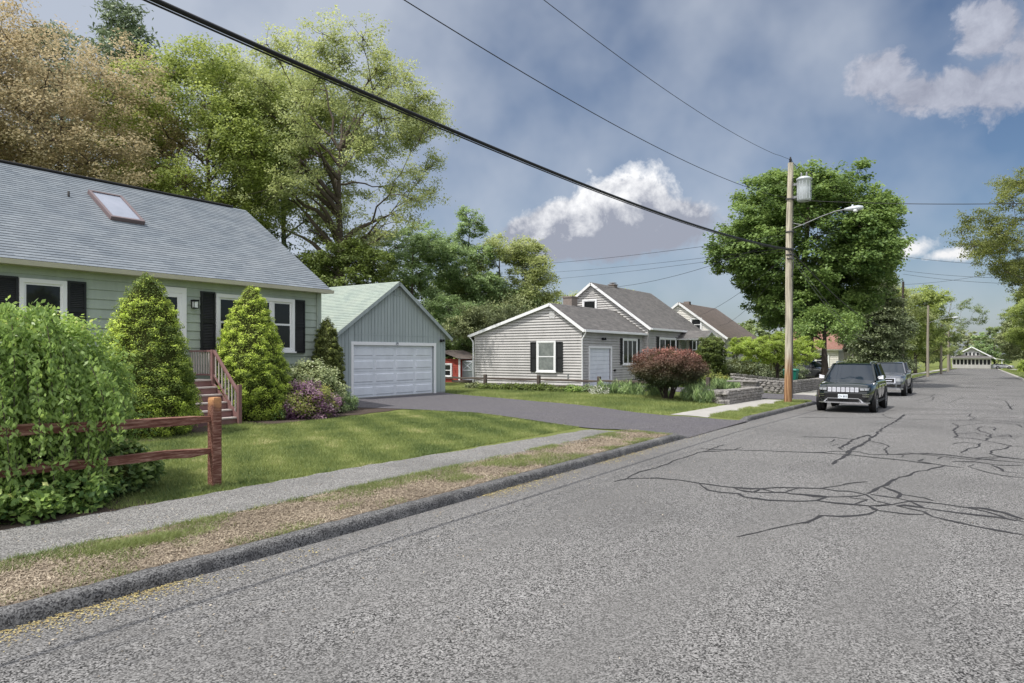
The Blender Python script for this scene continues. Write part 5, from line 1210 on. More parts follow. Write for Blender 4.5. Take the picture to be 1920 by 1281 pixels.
shrub('garden_plant', (-16.9, 14.6, .15), [(0, .3), (.25, .4), (.5, .3), (.62, .02)], 'low cream and green plant right of the azalea', L_var, 2500, .06, 108, lumps=20, asp=.4)
shrub('garden_plant', (-16.3, 12.1, .15), [(0, .15), (.2, .22), (.34, .02)], 'tiny green plant beside the stoop post', L_vine, 500, .06, 109, lumps=8, core=False)

# vine covered bush spilling over the red fence
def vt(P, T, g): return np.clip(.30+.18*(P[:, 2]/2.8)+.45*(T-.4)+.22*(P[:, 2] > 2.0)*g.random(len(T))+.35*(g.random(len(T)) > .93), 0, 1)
R_ = 1.88
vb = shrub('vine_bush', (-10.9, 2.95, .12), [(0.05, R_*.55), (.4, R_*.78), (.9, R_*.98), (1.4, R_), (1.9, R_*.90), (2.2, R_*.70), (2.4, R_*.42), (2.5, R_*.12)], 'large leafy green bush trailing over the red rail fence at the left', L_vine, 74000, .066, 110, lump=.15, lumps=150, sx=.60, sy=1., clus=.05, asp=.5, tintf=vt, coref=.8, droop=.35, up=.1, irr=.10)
g = np.random.default_rng(77); Ps, Ts = [], []; mbv = MB()
for k in range(190):
    y0_ = g.uniform(1.1, 4.5); u_ = (y0_-2.95)/2.02; ztop = .12+2.5*math.sqrt(max(.05, 1-abs(u_)**2.6))*g.uniform(.62, 1.03)
    xs = -10.85+.60*2.08*math.sqrt(max(0, 1-u_**2))*g.uniform(.2, .95); xe_ = g.uniform(-10.0, -8.95) if y0_ < 4.55 else g.uniform(-9.9, -9.35)
    zb = g.choice([g.uniform(.15, .5), g.uniform(.7, 1.0), g.uniform(.7, 1.2)]) if y0_ < 4.2 else g.uniform(.85, 1.3)
    p0, p3 = np.array([xs, y0_, ztop]), np.array([xe_, y0_+g.uniform(-.25, .25), zb]); p1 = p0+np.array([(xe_-xs)*.75, 0, .12]); p2 = np.array([xe_+.03, p3[1], (ztop+zb)/2])
    t = np.linspace(0, 1, 9)[:, None]; c = p0*(1-t)**3+3*p1*t*(1-t)**2+3*p2*t*t*(1-t)+p3*t**3; mbv.tube([tuple(q) for q in c], .005, 4, caps=False)
    m = int(150*(1+ztop-zb)*.75); tt = g.random(m)[:, None]; q = p0*(1-tt)**3+3*p1*tt*(1-tt)**2+3*p2*tt*tt*(1-tt)+p3*tt**3; Ps.append(q+g.normal(0, .038, (m, 3))); Ts.append(np.clip(.25+.35*g.random(m)+.1*g.random(), 0, 1))
for k in range(120):     # arching shoots that break up the outline
    a = g.uniform(-1.9, 1.3); el = g.uniform(.35, 1.5); d = np.array([math.cos(a)*math.cos(el), math.sin(a)*math.cos(el), math.sin(el)]); p0 = np.array([-10.9, 2.95, .5])+d*np.array([1.15, 1.85, 2.0])*g.uniform(.85, 1.); L_ = g.uniform(.3, .75)
    p1 = p0+d*L_*.7+np.array([0, 0, .12]); p2 = p0+d*np.array([1, 1, .3])*L_*1.15+np.array([0, 0, -.25*L_*g.uniform(0, 2.5)]); t = np.linspace(0, 1, 6)[:, None]; mbv.tube([tuple(q) for q in p0*(1-t)**2+2*p1*t*(1-t)+p2*t*t], .004, 4, caps=False)
    m = int(70*L_); tt = g.random(m)[:, None]; q = p0*(1-tt)**2+2*p1*tt*(1-tt)+p2*tt*tt; Ps.append(q+g.normal(0, .032, (m, 3))); Ts.append(np.clip(.45+.5*g.random(m), 0, 1))
Ps = np.concatenate(Ps); Ps[:, 2] = np.maximum(Ps[:, 2], .14); mbv.build('stems', M_bark, vb)
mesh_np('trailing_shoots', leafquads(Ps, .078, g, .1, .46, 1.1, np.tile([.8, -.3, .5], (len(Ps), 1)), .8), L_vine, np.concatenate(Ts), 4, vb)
for i, (x, y, r_, h) in enumerate([(-9.3, 2.6, .42, .5), (-9.1, 3.3, .36, .42), (-9.25, 3.9, .40, .5), (-9.7, 4.4, .42, .65), (-9.9, 4.85, .34, .6)]):
    shrub('undergrowth_plant', (x, y, .12), [(0.0, r_*.8), (h*.5, r_), (h, r_*.2)], ['dark low leaves in the bed under the fence, nearest the camera', 'low broad leaved plant under the lower rail', 'leafy low plant beside the lower rail', 'dark low shrub below the bush by the lawn', 'small dark shrub at the right foot of the big bush'][i], L_maple if i > 2 else L_vine, 1900, .085, 120+i, lumps=22, core=i > 2, asp=.55, clus=.05)

# planting in front of the second house
bb = shrub('burgundy_shrub', (-10.95, 27.6, .1), [(.55, .4), (.85, 1.0), (1.2, 1.36), (1.55, 1.32), (1.85, 1.05), (2.05, .62), (2.15, .15)], 'vase shaped burgundy topped shrub on several dark stems', L_burg, 40000, .07, 130, lump=.12, lumps=120, stems=16, clus=.05, asp=.5, tintf=lambda P, T, g: np.clip((P[:, 2]-.95)*.55+T*.35+g.random(len(T))*.12, 0, 1), coref=.7)
shrub('yew', (-14.1, 42.8, .1), [(0, .75), (1, .85), (2.4, .85), (2.95, .7), (3.05, .1)], 'tall clipped flat topped yew beside the canopy', L_yew, 22000, .09, 131, lump=.10, lumps=90, clus=.04)
tree('japanese_maple', (-9.8, 41.6, 0), 3.35, 2.9, 1.15, 'low umbrella shaped lime green maple behind the utility pole', L_lime, M_barkd, 132, 34000, .10, 40, .12, .30, clus=.14, flat=.35, twigs=4, asp=.6, droop=.25, shell=.6, fork=.3)
for i, (x, y, r_, h, l, lab, c) in enumerate([(-13.3, 46.2, 1.9, 1.7, L_rho, 'grey green rhododendron below the third house', 'shrub'), (-11.4, 47.6, 1.8, 1.6, L_rho, 'dark rhododendron behind the stone pillar', 'shrub'),
        (-15.5, 45.2, 1.2, 1.9, L_rho, 'dark shrub just right of the tall yew', 'shrub'), (-12.2, 37.6, .75, .85, L_gold, 'low chartreuse mound shrub behind the lone fence post', 'shrub'), (-13.3, 37.2, .55, .9, L_yew, 'rounded green shrub beside the chartreuse one', 'shrub'),
        (-15.1, 41.0, .9, 1.1, L_yew, 'low green shrub under the entry canopy', 'shrub'), (-16.7, 43.0, .6, 1.3, L_lime, 'light green shrub under the bay window', 'shrub')]):
    shrub('shrub', (x, y, .05), [(0, r_*.8), (h*.4, r_), (h*.8, r_*.75), (h, r_*.15)], lab, l, 9000, .10, 140+i, c, lumps=50, clus=.05)
# perennial border under the grey fence
g = np.random.default_rng(5)
k = 0
BL = ['yellow green perennial at the left end of the border, next to the shed', 'dark perennial second from the left end of the border', 'perennial just right of the leftmost visible fence post', 'perennial in the border between the first two fence posts, nearer the first',
      'perennial midway between the first two fence posts', 'perennial just left of the second fence post', 'perennial at the foot of the second fence post', 'perennial just right of the second fence post', 'perennial below the window meter box',
      'perennial between the second and third fence posts', 'perennial under the corner downspout of the wing', 'perennial just right of the corner downspout', 'perennial left of the third fence post', 'perennial below the garage style door of the wing', 'last perennial of the border before the pale flowers']
for X in np.arange(-22.6, -13.4, .62):
    k += 1; lv = [L_yew, L_mid, L_vine, L_hem, L_gold][int(g.choice([0, 0, 1, 2, 3, 0, 4 if X < -21.5 else 0]))]; h = g.uniform(.22, .36)
    shrub('border_plant', (X+g.uniform(-.1, .1), 29.35+g.uniform(-.15, .15), .14), [(0, .34), (h*.5, .42), (h, .12)], BL[k-1], lv, 1500, .09, 150+k, 'garden plant', lumps=14, core=True, group='border plants along the grey fence', asp=.45)
SL = ['strap leaved clump left of the burgundy shrub, nearest its stems', 'strap leaved clump in front of the burgundy shrub, left side', 'strap leaved clump hugging the stems behind the burgundy shrub', 'strap leaved clump at the right foot of the burgundy shrub', 'strap leaved clump between the burgundy shrub and the stone wall',
      'strap leaved clump nearest the sidewalk', 'strap leaved clump behind the right side of the burgundy shrub', 'strap leaved clump beside the lone fence post', 'strap leaved clump right of the lone fence post', 'strap leaved clump in front of the stone terrace', 'strap leaved clump right of the pale flowers', 'strap leaved clump beside the pale flowers by the driveway']
for i, (x, y) in enumerate([(-13.1, 28.9), (-12.3, 28.6), (-11.9, 29.4), (-9.9, 27.4), (-9.6, 28.3), (-9.2, 27.1), (-10.2, 29.0), (-12.0, 36.4), (-11.3, 36.6), (-10.8, 36.2), (-13.9, 29.2), (-14.5, 28.9)]):
    shrub('strappy_plant', (x, y, .1), [(0, .18), (.3, .34), (.55, .26)], SL[i], L_mid, 420, .32, 180+i, 'garden plant', lumps=10, core=False, asp=.09, droop=-1.6, up=-.2, group='strap leaved clumps', clus=.06)
fl = shrub('flower_clump', (-14.6, 28.4, .12), [(0, .3), (.25, .45), (.4, .2)], 'pale flowering ground cover by the driveway', L_pale, 500, .07, 195, 'flowers', lumps=14, core=False)
# ------------------------------------------------------------------ red split rail fence
fe = thing('rail_fence', (-9.17, 4.2, .13), 'weathered red split rail fence half buried in the leafy bush', 'fence')
def fpost(x, y, z, H, s=.085, m=None, parent=None, cap=True):
    mb = MB(); r = random.Random(int(abs(x*31+y*17))); rows = []
    for h in (-.05, H*.25, H*.5, H*.75, H-.03, H):
        k = .86 if h == H else 1
        rows.append([(x+a*s*k*(1+r.uniform(-.06, .06)), y+b*s*k*(1+r.uniform(-.06, .06)), z+h) for a, b in ((-1, -.85), (-.8, -1), (.8, -1), (1, -.8), (1, .8), (.85, 1), (-.8, 1), (-1, .85))])
    mb.grid(rows, 0, False, True); mb.poly(rows[-1]); return mb.build('post', m, parent)
def rail(x0, y0, z0, x1, y1, z1, hh, dd, m, parent, seed=1, nseg=8):
    mb = MB(); r = random.Random(seed); rows = []; a, b = Vector((x0, y0, z0)), Vector((x1, y1, z1)); d = (b-a).normalized(); s = d.cross(Vector((0, 0, 1))).normalized()
    for i in range(nseg+1):
        t = i/nseg; p = a.lerp(b, t); k = .55 if i in (0, nseg) else 1.; w_ = Vector((0, 0, r.uniform(-.012, .012)))
        rows.append([p+w_+s*dd*k*q[0]+Vector((0, 0, hh*k*q[1]*(1+r.uniform(-.08, .08)))) for q in ((-.5, -.5), (.5, -.5), (.55, .25), (.1, .5), (-.5, .42))])
    mb.grid(rows, 0, False, True); mb.poly(rows[0]); mb.poly(rows[-1][::-1]); return mb.build('rail', m, parent)
fpost(-9.17, 5.72, .10, 1.28, .072, M_rail_w, fe); fpost(-9.17, 2.78, .13, 1.27, .082, M_rail_w, fe); fpost(-9.17, -.2, .13, 1.27, .082, M_rail_w, fe)
rail(-9.17, 5.70, 1.06, -9.17, 2.78, 1.14, .125, .08, M_rail_w, fe, 2); rail(-9.17, 5.70, .62, -9.17, 2.78, .66, .115, .08, M_rail_w, fe, 3)
rail(-9.17, 2.78, 1.12, -9.17, -.2, 1.1, .15, .09, M_rail_w, fe, 4); rail(-9.17, 2.78, .66, -9.17, -.2, .62, .14, .09, M_rail_w, fe, 5)
# grey fence before the second house
fg = thing('rail_fence', (-17.5, 30.2, .15), 'weathered grey post and rail fence along the border before the white house', 'fence')
pts = [(-25.8, 29.9), (-22.4, 30.0), (-19.0, 30.1), (-15.6, 30.3), (-12.5, 30.9)]
for i, (x, y) in enumerate(pts): fpost(x, y, .1, .82, .08, M_rail_g, fg)
for i, ((a, b), (c, d)) in enumerate(zip(pts, pts[1:])):
    rail(a, b, .70, c, d, .68, .11, .08, M_rail_g, fg, 20+i)
    if i >= 2: rail(a, b, .36, c, d, .36, .11, .08, M_rail_g, fg, 30+i)
lp = thing('fence_post', (-11.9, 35.6, .05), 'lone weathered fence post between the burgundy shrub and the stone wall', 'post'); fpost(-11.9, 35.6, .05, .75, .09, M_rail_g, lp)
# black bench-like trough by the wing wall
tb = thing('planter_trough', (-16.9, 37.2, .1), 'low black trough standing against the wing wall left of the burgundy shrub', 'planter')
mb = MB(); mb.hexa([(-17.2, 36.3, .18), (-16.75, 36.3, .18), (-16.75, 38.1, .18), (-17.2, 38.1, .18), (-17.3, 36.2, .5), (-16.65, 36.2, .5), (-16.65, 38.2, .5), (-17.3, 38.2, .5)]); mb.build('tub', M_black, tb)
mb = MB(); mb.box(-17.2, -17.1, 36.4, 36.5, .08, .18); mb.box(-16.85, -16.75, 36.4, 36.5, .08, .18); mb.box(-17.2, -17.1, 37.9, 38, .08, .18); mb.box(-16.85, -16.75, 37.9, 38, .08, .18); mb.build('feet', M_black, tb)
# ------------------------------------------------------------------ dry stone walls
def stone_wall(name, pts, h, th, label, seed=1, st=.24, zf=None):
    g = random.Random(seed); x0, y0 = pts[0]; root = thing(name, (x0, y0, zg(x0, y0)), label, 'stone wall'); mb = MB()
    for (a, b), (c, d) in zip(pts, pts[1:]):
        L = math.hypot(c-a, d-b); ux, uy = (c-a)/L, (d-b)/L; nx, ny = -uy, ux; lay = 0; z = 0
        while z < h-.03:
            hh = g.uniform(.08, .15); s = -g.uniform(0, .2)
            while s < L+.02:
                w_ = g.uniform(.14, .42)
                for side in (-1, 1):
                    cx, cy = a+ux*(s+w_/2)+nx*side*th*.27, b+uy*(s+w_/2)+ny*side*th*.27; cz = zg(cx, cy)+z+hh/2
                    rows = []; jj = lambda k=.012: g.uniform(-k, k)
                    dd = th*.28*g.uniform(.85, 1.12); hw, h2 = w_/2*.97, hh/2*.96
                    for zz, k in ((-h2, .78), (-h2*.6, 1.), (h2*.6, 1.), (h2, .76)):
                        rr = []
                        for q in range(8):
                            an = math.pi/4*q+.39; cxx = max(-1, min(1, math.cos(an)*1.25))*hw*k; cyy = max(-1, min(1, math.sin(an)*1.25))*dd*k
                            rr.append((cx+ux*cxx+nx*cyy+jj(), cy+uy*cxx+ny*cyy+jj(), cz+zz+jj(.008)))
                        rows.append(rr)
                    mb.grid(rows, 0, False, True); mb.poly(rows[-1]); mb.poly(rows[0][::-1])
                s += w_
            z += hh
    mb.build('stones', M_stone, root); return root
stone_wall('stone_wall', [(-9.6, 28.7), (-8.5, 27.2), (-8.42, 31.9)], .56, .42, 'dry stone wall along the sidewalk left of the utility pole', 3)
stone_wall('stone_wall', [(-11.4, 38.3), (-8.6, 38.1), (-8.5, 52)], .62, .45, 'dry stone wall along the sidewalk right of the pole, behind the black car', 4)
stone_wall('stone_wall', [(-12.0, 40.6), (-9.4, 40.3)], .72, .4, 'upper terrace of stones behind the pillar', 5)
pr = thing('stone_pillar', (-8.75, 32.1, 0), 'squat stone pillar with a broad slab cap at the end of the left stone wall', 'pillar')
mb = MB()
for k in range(6): z = k*.125; e = rnd.uniform(-.03, .03); mb.box(-9.02+e, -8.42+e, 31.85-e, 32.4-e, z-.02, z+.115)
mb.build('shaft', M_stone, pr, bevel=.02); mb = MB(); mb.box(-9.75, -8.35, 31.75, 32.5, .735, .80); mb.build('slab', M_stone, pr, bevel=.015)

# ------------------------------------------------------------------ utility pole and what hangs on it
px, py, pz = -6.6, 29.9, -.0
up = thing('utility_pole', (px, py, pz), 'tall weathered wooden utility pole with an orange brown foot by the black car', 'utility pole')
mb = MB(); N_ = 14; topx = px+.10
pp = [(px+.10*(i/N_)**1.3-.03+.06*math.sin(i*.5)*.3, py, pz-.1+10.05*i/N_) for i in range(N_+1)]
mb.tube(pp, [.158-.048*i/N_ for i in range(N_+1)], 20); mb.build('shaft', M_pole, up)
mb = MB(); mb.lathe((topx-.03, py, 9.9), [(.03, 0), (.05, .05), (.035, .08), (.06, .12), (.04, .16), (.06, .2), (.035, .24), (.03, .3), (.0, .3)], 12); mb.bar((topx-.03, py, 9.6), (topx-.03, py, 10.0), .05, .05); mb.build('insulator', M_black, up)
mb = MB()
for z in (6.33, 6.1, 7.05, 8.4): mb.lathe((px+.05, py, z), [(.155, 0), (.165, .01), (.165, .06), (.155, .07)], 16)
mb.tube([(px+.17, py-.05, 3.5), (px+.185, py-.06, 9.3)], .012, 5); mb.tube([(px+.17, py-.05, .2), (px+.17, py-.05, 3.5)], .02, 5); mb.build('bands_and_conduit', M_cableg, up)
mb = MB(); mb.box(px-.03, px+.20, py-.2, py+.2, 5.95, 6.0); mb.tube([(px, py-.18, 6.33), (px+.2, py-.2, 6.1), (px+.22, py-.15, 5.6), (px+.15, py-.14, 5.2)], .02, 6); mb.build('cable_bracket', M_cableg, up)
tr = thing('transformer', (px+.62, py, 8.3), 'pale grey cylindrical transformer hung near the top of the utility pole', 'transformer')
cx = px+.60; mb = MB(); mb.lathe((cx, py, 8.30), [(0, 0), (.24, 0), (.265, .04), (.27, .5), (.275, .85), (.30, .87), (.30, .92), (.20, .99), (0, 1.0)], 24)
for a in range(0, 360, 30): mb.box(cx+.27*math.cos(math.radians(a))-.008, cx+.27*math.cos(math.radians(a))+.008, py+.27*math.sin(math.radians(a))-.008, py+.27*math.sin(math.radians(a))+.008, 8.36, 9.1)
mb.build('tank', M_galv, tr)
mb = MB()
for dx in (-.1, .1): mb.lathe((cx+dx, py, 9.28), [(.05, 0), (.03, .04), (.05, .07), (.03, .1), (.045, .14), (.02, .2), (0, .22)], 10)
mb.build('bushing', M_metal, tr); mb = MB(); mb.box(px+.14, px+.36, py-.05, py+.05, 8.45, 8.55); mb.box(px+.14, px+.36, py-.05, py+.05, 8.98, 9.08); mb.build('mounting_bracket', M_metal, tr)
mb = MB(); mb.tube([(cx+.1, py, 9.5), (cx+.32, py-.05, 9.35), (cx+.36, py-.1, 8.7), (px+.2, py-.1, 8.4)], .012, 5); mb.tube([(cx-.1, py, 9.5), (cx-.25, py, 9.75), (topx, py, 10.0)], .010, 5); mb.build('lead_wire', M_cable, tr)
sl = thing('street_lamp', (px+.15, py, 7.27), 'cobra head street lamp on a long curved arm from the utility pole', 'street lamp')
mb = MB(); arm = [(px+.14, py, 7.22), (px+.6, py, 7.36), (px+1.2, py, 7.58), (px+1.75, py, 7.74), (px+2.15, py, 7.78)]; mb.tube(arm, .020, 8); mb.tube([(px+.14, py, 7.45), (px+.5, py, 7.34)], .018, 6); mb.build('arm', M_metal, sl)
mb = MB(); mb.lathe((px+2.1, py, 7.78), [(0, 0), (.045, .0), (.07, .12), (.10, .3), (.11, .5), (.07, .66), (0, .7)], 12, axis='X'); hd = mb.build('lamp_head', M_galv, sl)
mb = MB(); mb.lathe((px+2.5, py, 7.62), [(0, 0), (.08, .02), (.1, .1), (0, .1)], 12); mb.build('lens', M_lens, hd); mb = MB(); mb.lathe((px+2.4, py, 7.86), [(.04, 0), (.04, .07), (0, .08)], 8); mb.build('photocell', M_galv, hd)

def cable(a, b, sag, r, label, group=None, m=None, n=40, low=None):
    a, b = Vector(a), Vector(b); pts = []
    for i in range(n+1):
        t = i/n; p = a.lerp(b, t); p.z -= 4*sag*t*(1-t); pts.append(p)
    mb = MB(); mb.tube(pts, r, 6); o = mb.build('overhead_cable', m or M_cable); tag(o, label, 'cable', group); return o
def along(k, z0, ymin, label, r, dx=0., y1=29.9, y0=-13.9, m=None):
    mb = MB(); mb.tube([(px+dx+(.05 if y > 28 else 0), y, z0+k*(y-ymin)**2) for y in lin(y0, y1, .8)], r, 6); tag(mb.build('overhead_cable', m or M_cable), label, 'cable')
along(.0021, 5.33, 8, 'thickest black cable bundle slanting down to the pole from the upper left', .026, .12)
along(.0021, 5.285, 8.0, 'thinner cable hanging just under the thick black bundle', .010, .12)
along(.00215, 5.355, 8, 'cable running just above the thick bundle', .010, .10)
along(.0034, 8.47, 8, 'topmost thin wire reaching the tip of the pole', .007, 0)
along(.0033, 6.88, 8, 'thin wire crossing the sky below the topmost wire', .008, .05)
# cables going on down the street to the next poles
for z, r, l in ((6.3, .028, 'thick cable running on from the pole down the street'), (8.4, .009, 'thin wire running on down the street through the maple'), (10.1, .008, 'highest wire running on down the street')):
    cable((px+.1, py, z), (-7.4, 89.5, z-.9), 1.4, r, l)
# service drops
cable((px+.1, py, 8.42), (9.5, 27.0, 6.3), .35, .013, 'service cable crossing the road horizontally to the right', n=24)
cable((px, py, 6.9), (-21.8, 41.35, 6.5), .5, .010, 'service drop from the pole to the white house gable', n=24)
cable((px, py, 6.2), (-19.0, 50.8, 4.6), .5, .009, 'lower service drop toward the far end of the white house', n=24)
cable((px, py, 6.0), (-18.0, 56.6, 4.4), .6, .009, 'service drop to the brown roofed house', n=24)
cable((px+.1, py, 7.0), (-42, 52, 10.6), .4, .010, 'long wire leaving the pole toward the trees behind the garage', n=24)
cable((px+.1, py, 6.45), (-42, 56, 10.2), .3, .008, 'middle long wire toward the trees behind the garage', n=24)
cable((px+.1, py, 6.35), (-42, 57, 9.5), .3, .008, 'lowest long wire toward the trees behind the garage', n=24)
cable((px+.15, py, 6.1), (-8.2, 71, 3.4), .8, .011, 'pair of pale drop wires slanting down right of the pole, upper one', 'drop wires right of the pole', M_metal, 24)
cable((px+.15, py, 5.95), (-8.2, 71, 3.15), .9, .011, 'pair of pale drop wires slanting down right of the pole, lower one', 'drop wires right of the pole', M_metal, 24)
cable((-7.4, 89.5, 10.0), (9, 84, 12.4), .8, .016, 'far wire crossing the sky right of the maple, upper one', n=24)
cable((-7.4, 89.5, 13.2), (9, 86, 10.8), .5, .02, 'far wire sloping down to the right behind the maple', n=24)
cable((-7.4, 89.5, 11.6), (9, 86, 9.6), .5, .018, 'far double wire above the street poles, upper strand', n=24)
cable((-7.4, 89.5, 11.2), (9, 86, 8.9), .5, .018, 'far double wire above the street poles, lower strand', n=24)

# distant poles
def pole(x, y, H, r, m, label, lamp=False):
    z = Gz(y); o = thing('utility_pole', (x, y, z), label, 'utility pole', 'street poles in the distance'); mb = MB(); mb.tube([(x, y, z-.1), (x, y, z+H*.5), (x+.05, y, z+H)], [r, r*.85, r*.7], 10); mb.build('shaft', m, o)
    if lamp:
        mb = MB(); mb.tube([(x, y, z+H-2.2), (x+1.4, y, z+H-1.7), (x+2.6, y, z+H-1.6)], .03, 6); mb.build('arm', M_metal, o); mb = MB(); mb.lathe((x+2.5, y, z+H-1.6), [(0, 0), (.1, .1), (.15, .5), (.05, .8), (0, .8)], 8, axis='X'); mb.build('lamp_head', M_galv, o)
M_polefar = mat('pole_far', (.26, .235, .19), .85, .2, noise=[(3, .4, (.30, .27, .22))])
pole(-7.4, 89.5, 11.0, .17, M_barkd, 'dark pole rising behind the conifer right of the maple')
pole(-5.5, 99.5, 8.9, .17, M_polefar, 'nearest and tallest of the pale distant poles', True)
pole(-5.1, 124, 7.6, .19, M_polefar, 'middle pale distant pole')
pole(-5.4, 160, 8.2, .21, M_polefar, 'farthest pale distant pole')
mk_ = thing('marker_post', (-7.9, 74.3, -.4), 'thin pale rounded post beside the conifer trunk', 'post'); mb = MB(); mb.tube([(-7.35, 73.2, -.4), (-7.35, 73.2, 2.9)], .09, 10); mb.build('shaft', M_galv, mk_)

# ------------------------------------------------------------------ recycling bin behind the stone wall
bn = thing('recycling_bin', (-10.0, 46.2, 0), 'teal green bin behind the stone wall right of the pole', 'bin')
M_teal = mat('teal_plastic', (.01, .16, .12), .45, .4)
mb = MB(); mb.hexa([(-10.35, 45.9, .05), (-9.75, 45.9, .05), (-9.75, 46.5, .05), (-10.35, 46.5, .05), (-10.45, 45.8, 1.0), (-9.65, 45.8, 1.0), (-9.65, 46.6, 1.0), (-10.45, 46.6, 1.0)]); mb.build('body', M_teal, bn)
mb = MB(); mb.hexa([(-10.48, 45.76, 1.0), (-9.62, 45.76, 1.0), (-9.62, 46.64, 1.0), (-10.48, 46.64, 1.0), (-10.4, 45.85, 1.1), (-9.7, 45.85, 1.1), (-9.7, 46.55, 1.07), (-10.4, 46.55, 1.07)]); mb.build('lid', M_teal, bn)
# ------------------------------------------------------------------ cars (local: x across, y from the nose back, z up)
def car(name, loc, rz, L, Wd, Hh, paint, label, cat='car', style='suv', front=None, group=None, cowl=.30, roof0=.455, roof1=.90, hood=1.06, belt=1.12, glass=None, tyre_r=.37, detail=1):
    root = thing(name, loc, label, cat, group, rz); hw = Wd/2
    def wy(y):  # plan form
        a = min(1, max(0, y/.62)); b = min(1, max(0, (L-y)/.5)); return hw*(.66+.34*a**.42)*(.80+.20*b**.45)
    def topz(y):
        if y < .06: return hood-.16
        if y < cowl*L: t = (y-.06)/(cowl*L-.06); return hood-.08+(belt-hood+.08)*t**.6
        if y > L-.1: return belt-.12
        return belt+.02
    ys = [0, .04, .12, .25, .45, .7, 1.1, cowl*L, 1.9, 2.5, 3.2, 3.9, L-.5, L-.2, L-.08, L]
    rows = []
    for y in ys:
        a = wy(y); t = topz(y); zb = .30 if .3 < y < L-.3 else .36; lean = 0
        half = [(a*.86, zb), (a*.97, zb+.10), (a*1.0, .62), (a*.995, .80), (a*.975, t-.10), (a*.90, t-.02), (a*.70, t+.005), (a*.35, t+.028), (0, t+.034)]
        yy_ = [y+.03*(k/8)+(.0 if y > .3 else .10*max(0, (z-.7))) for k, (x, z) in enumerate(half)]
        r_ = [(x, yk, z) for (x, z), yk in zip(half, yy_)]; rows.append([(-x, yk, z) for x, yk, z in r_][:-1]+r_[::-1])
    mb = MB(); mb.grid(rows); mb.poly(rows[0][::-1]); mb.poly(rows[-1]); mb.build('body', paint, root, local=True, subs=1)
    # greenhouse
    c0, r0, r1, c1 = cowl*L-.02, roof0*L, roof1*L, L-.12; gw0, gw1 = hw*.90, hw*.68
    def gh(k, ex=0.):
        return [(c0+ex*.2, gw0*.98, belt-.02), (r0, gw1, Hh-.05), (r1, gw1*.98, Hh-.06), (c1, gw0*.94, belt)]
    q = gh(0); mb = MB()
    xs = [(-1, 1)]
    P_ = lambda y, w_, z: [(-w_, y+.05, z), (-w_*.6, y, z+.012), (0, y-.02, z+.016), (w_*.6, y, z+.012), (w_, y+.05, z)]
    rws = [P_(*a) for a in q]; mb.grid(rws[:2], sm=True); mb.grid(rws[2:], sm=True)
    for s in (0, -1): mb.poly([rws[0][s], rws[1][s], rws[2][s], rws[3][s]][::(1 if s else -1)])
    mb.build('windows', glass or M_cglass, root, local=True)
    mb = MB(); rr = [P_(r0-.03, gw1+.015, Hh-.045), P_(r0+.10, gw1+.01, Hh-.01), P_((r0+r1)/2, gw1+.015, Hh+.005), P_(r1-.1, gw1, Hh-.02), P_(r1+.05, gw1*.98, Hh-.06)]; mb.grid(rr)
    mb.grid([[rr[i][0] for i in range(5)], [(x-.005, y, z-.05) for x, y, z in (rr[i][0] for i in range(5))]]); mb.grid([[(x+.005, y, z-.05) for x, y, z in (rr[i][-1] for i in range(5))], [rr[i][-1] for i in range(5)]])
    for s in (-1, 1):
        A = Vector((s*(gw0*.98+.012), c0+.03, belt-.02)); B = Vector((s*(gw1+.012), r0+.03, Hh-.045)); mb.bar(A, B, .06, .075)
        for yy_, yt in ((.50*L, .52*L), (.70*L, .71*L)): mb.bar((s*(gw0*.97+.012), yy_, belt-.02), (s*(gw1+.012), yt, Hh-.05), .05, .09)
        mb.bar((s*(gw0*.94+.012), c1-.02, belt), (s*(gw1*.98+.01), r1+.02, Hh-.06), .07, .14)
    mb.build('roof', paint, root, local=True)
    if style == 'suv':
        for s in (-1, 1): mb = MB(); mb.tube([(s*(gw1-.06), r0+.15, Hh+.0), (s*(gw1-.06), r0+.25, Hh+.045), (s*(gw1-.06), r1-.2, Hh+.04), (s*(gw1-.06), r1-.1, Hh)], .018, 6); mb.build('roof_rail', M_chrome if style == 'suv' else M_black, root, local=True)
    # wheels
    for yw in (.93, L-1.0):
        for s in (-1, 1):
            mb = MB(); mb.lathe((s*(hw-.10), yw, tyre_r+.03), [(0, 0), (tyre_r+.075, 0), (tyre_r+.075, s*.125), (tyre_r+.03, s*.13), (0, s*.13)][:3] and [(0, s*.0), (tyre_r+.085, s*.0), (tyre_r+.085, s*.118), (tyre_r-.05, s*.118)], 28, axis='X', sm=False); mb.build('wheel_arch', M_black, root, local=True)
            xw = s*(hw-.23); mb = MB(); mb.lathe((xw, yw, tyre_r), [(tyre_r-.11, 0), (tyre_r-.02, 0), (tyre_r, s*.03), (tyre_r, s*.21), (tyre_r-.02, s*.245), (tyre_r-.10, s*.25), (tyre_r-.11, s*.22)], 28, axis='X'); ty = mb.build('tyre', M_rubber, root, local=True)
            mb = MB(); mb.lathe((xw, yw, tyre_r), [(tyre_r-.11, s*.22), (tyre_r-.14, s*.235), (tyre_r-.15, s*.19), (0, s*.17)][:3], 28, axis='X')
            for k in range(5):
                a = 6.283*k/5+.3; mb.bar((xw+s*.21, yw+.03*math.cos(a), tyre_r+.03*math.sin(a)), (xw+s*.215, yw+(tyre_r-.12)*math.cos(a), tyre_r+(tyre_r-.12)*math.sin(a)), .02, .075, up=(1, 0, 0))
            mb.lathe((xw, yw, tyre_r), [(0, s*.22), (.06, s*.22), (.07, s*.19)], 12, axis='X'); mb.build('rim', M_alu, root, local=True)
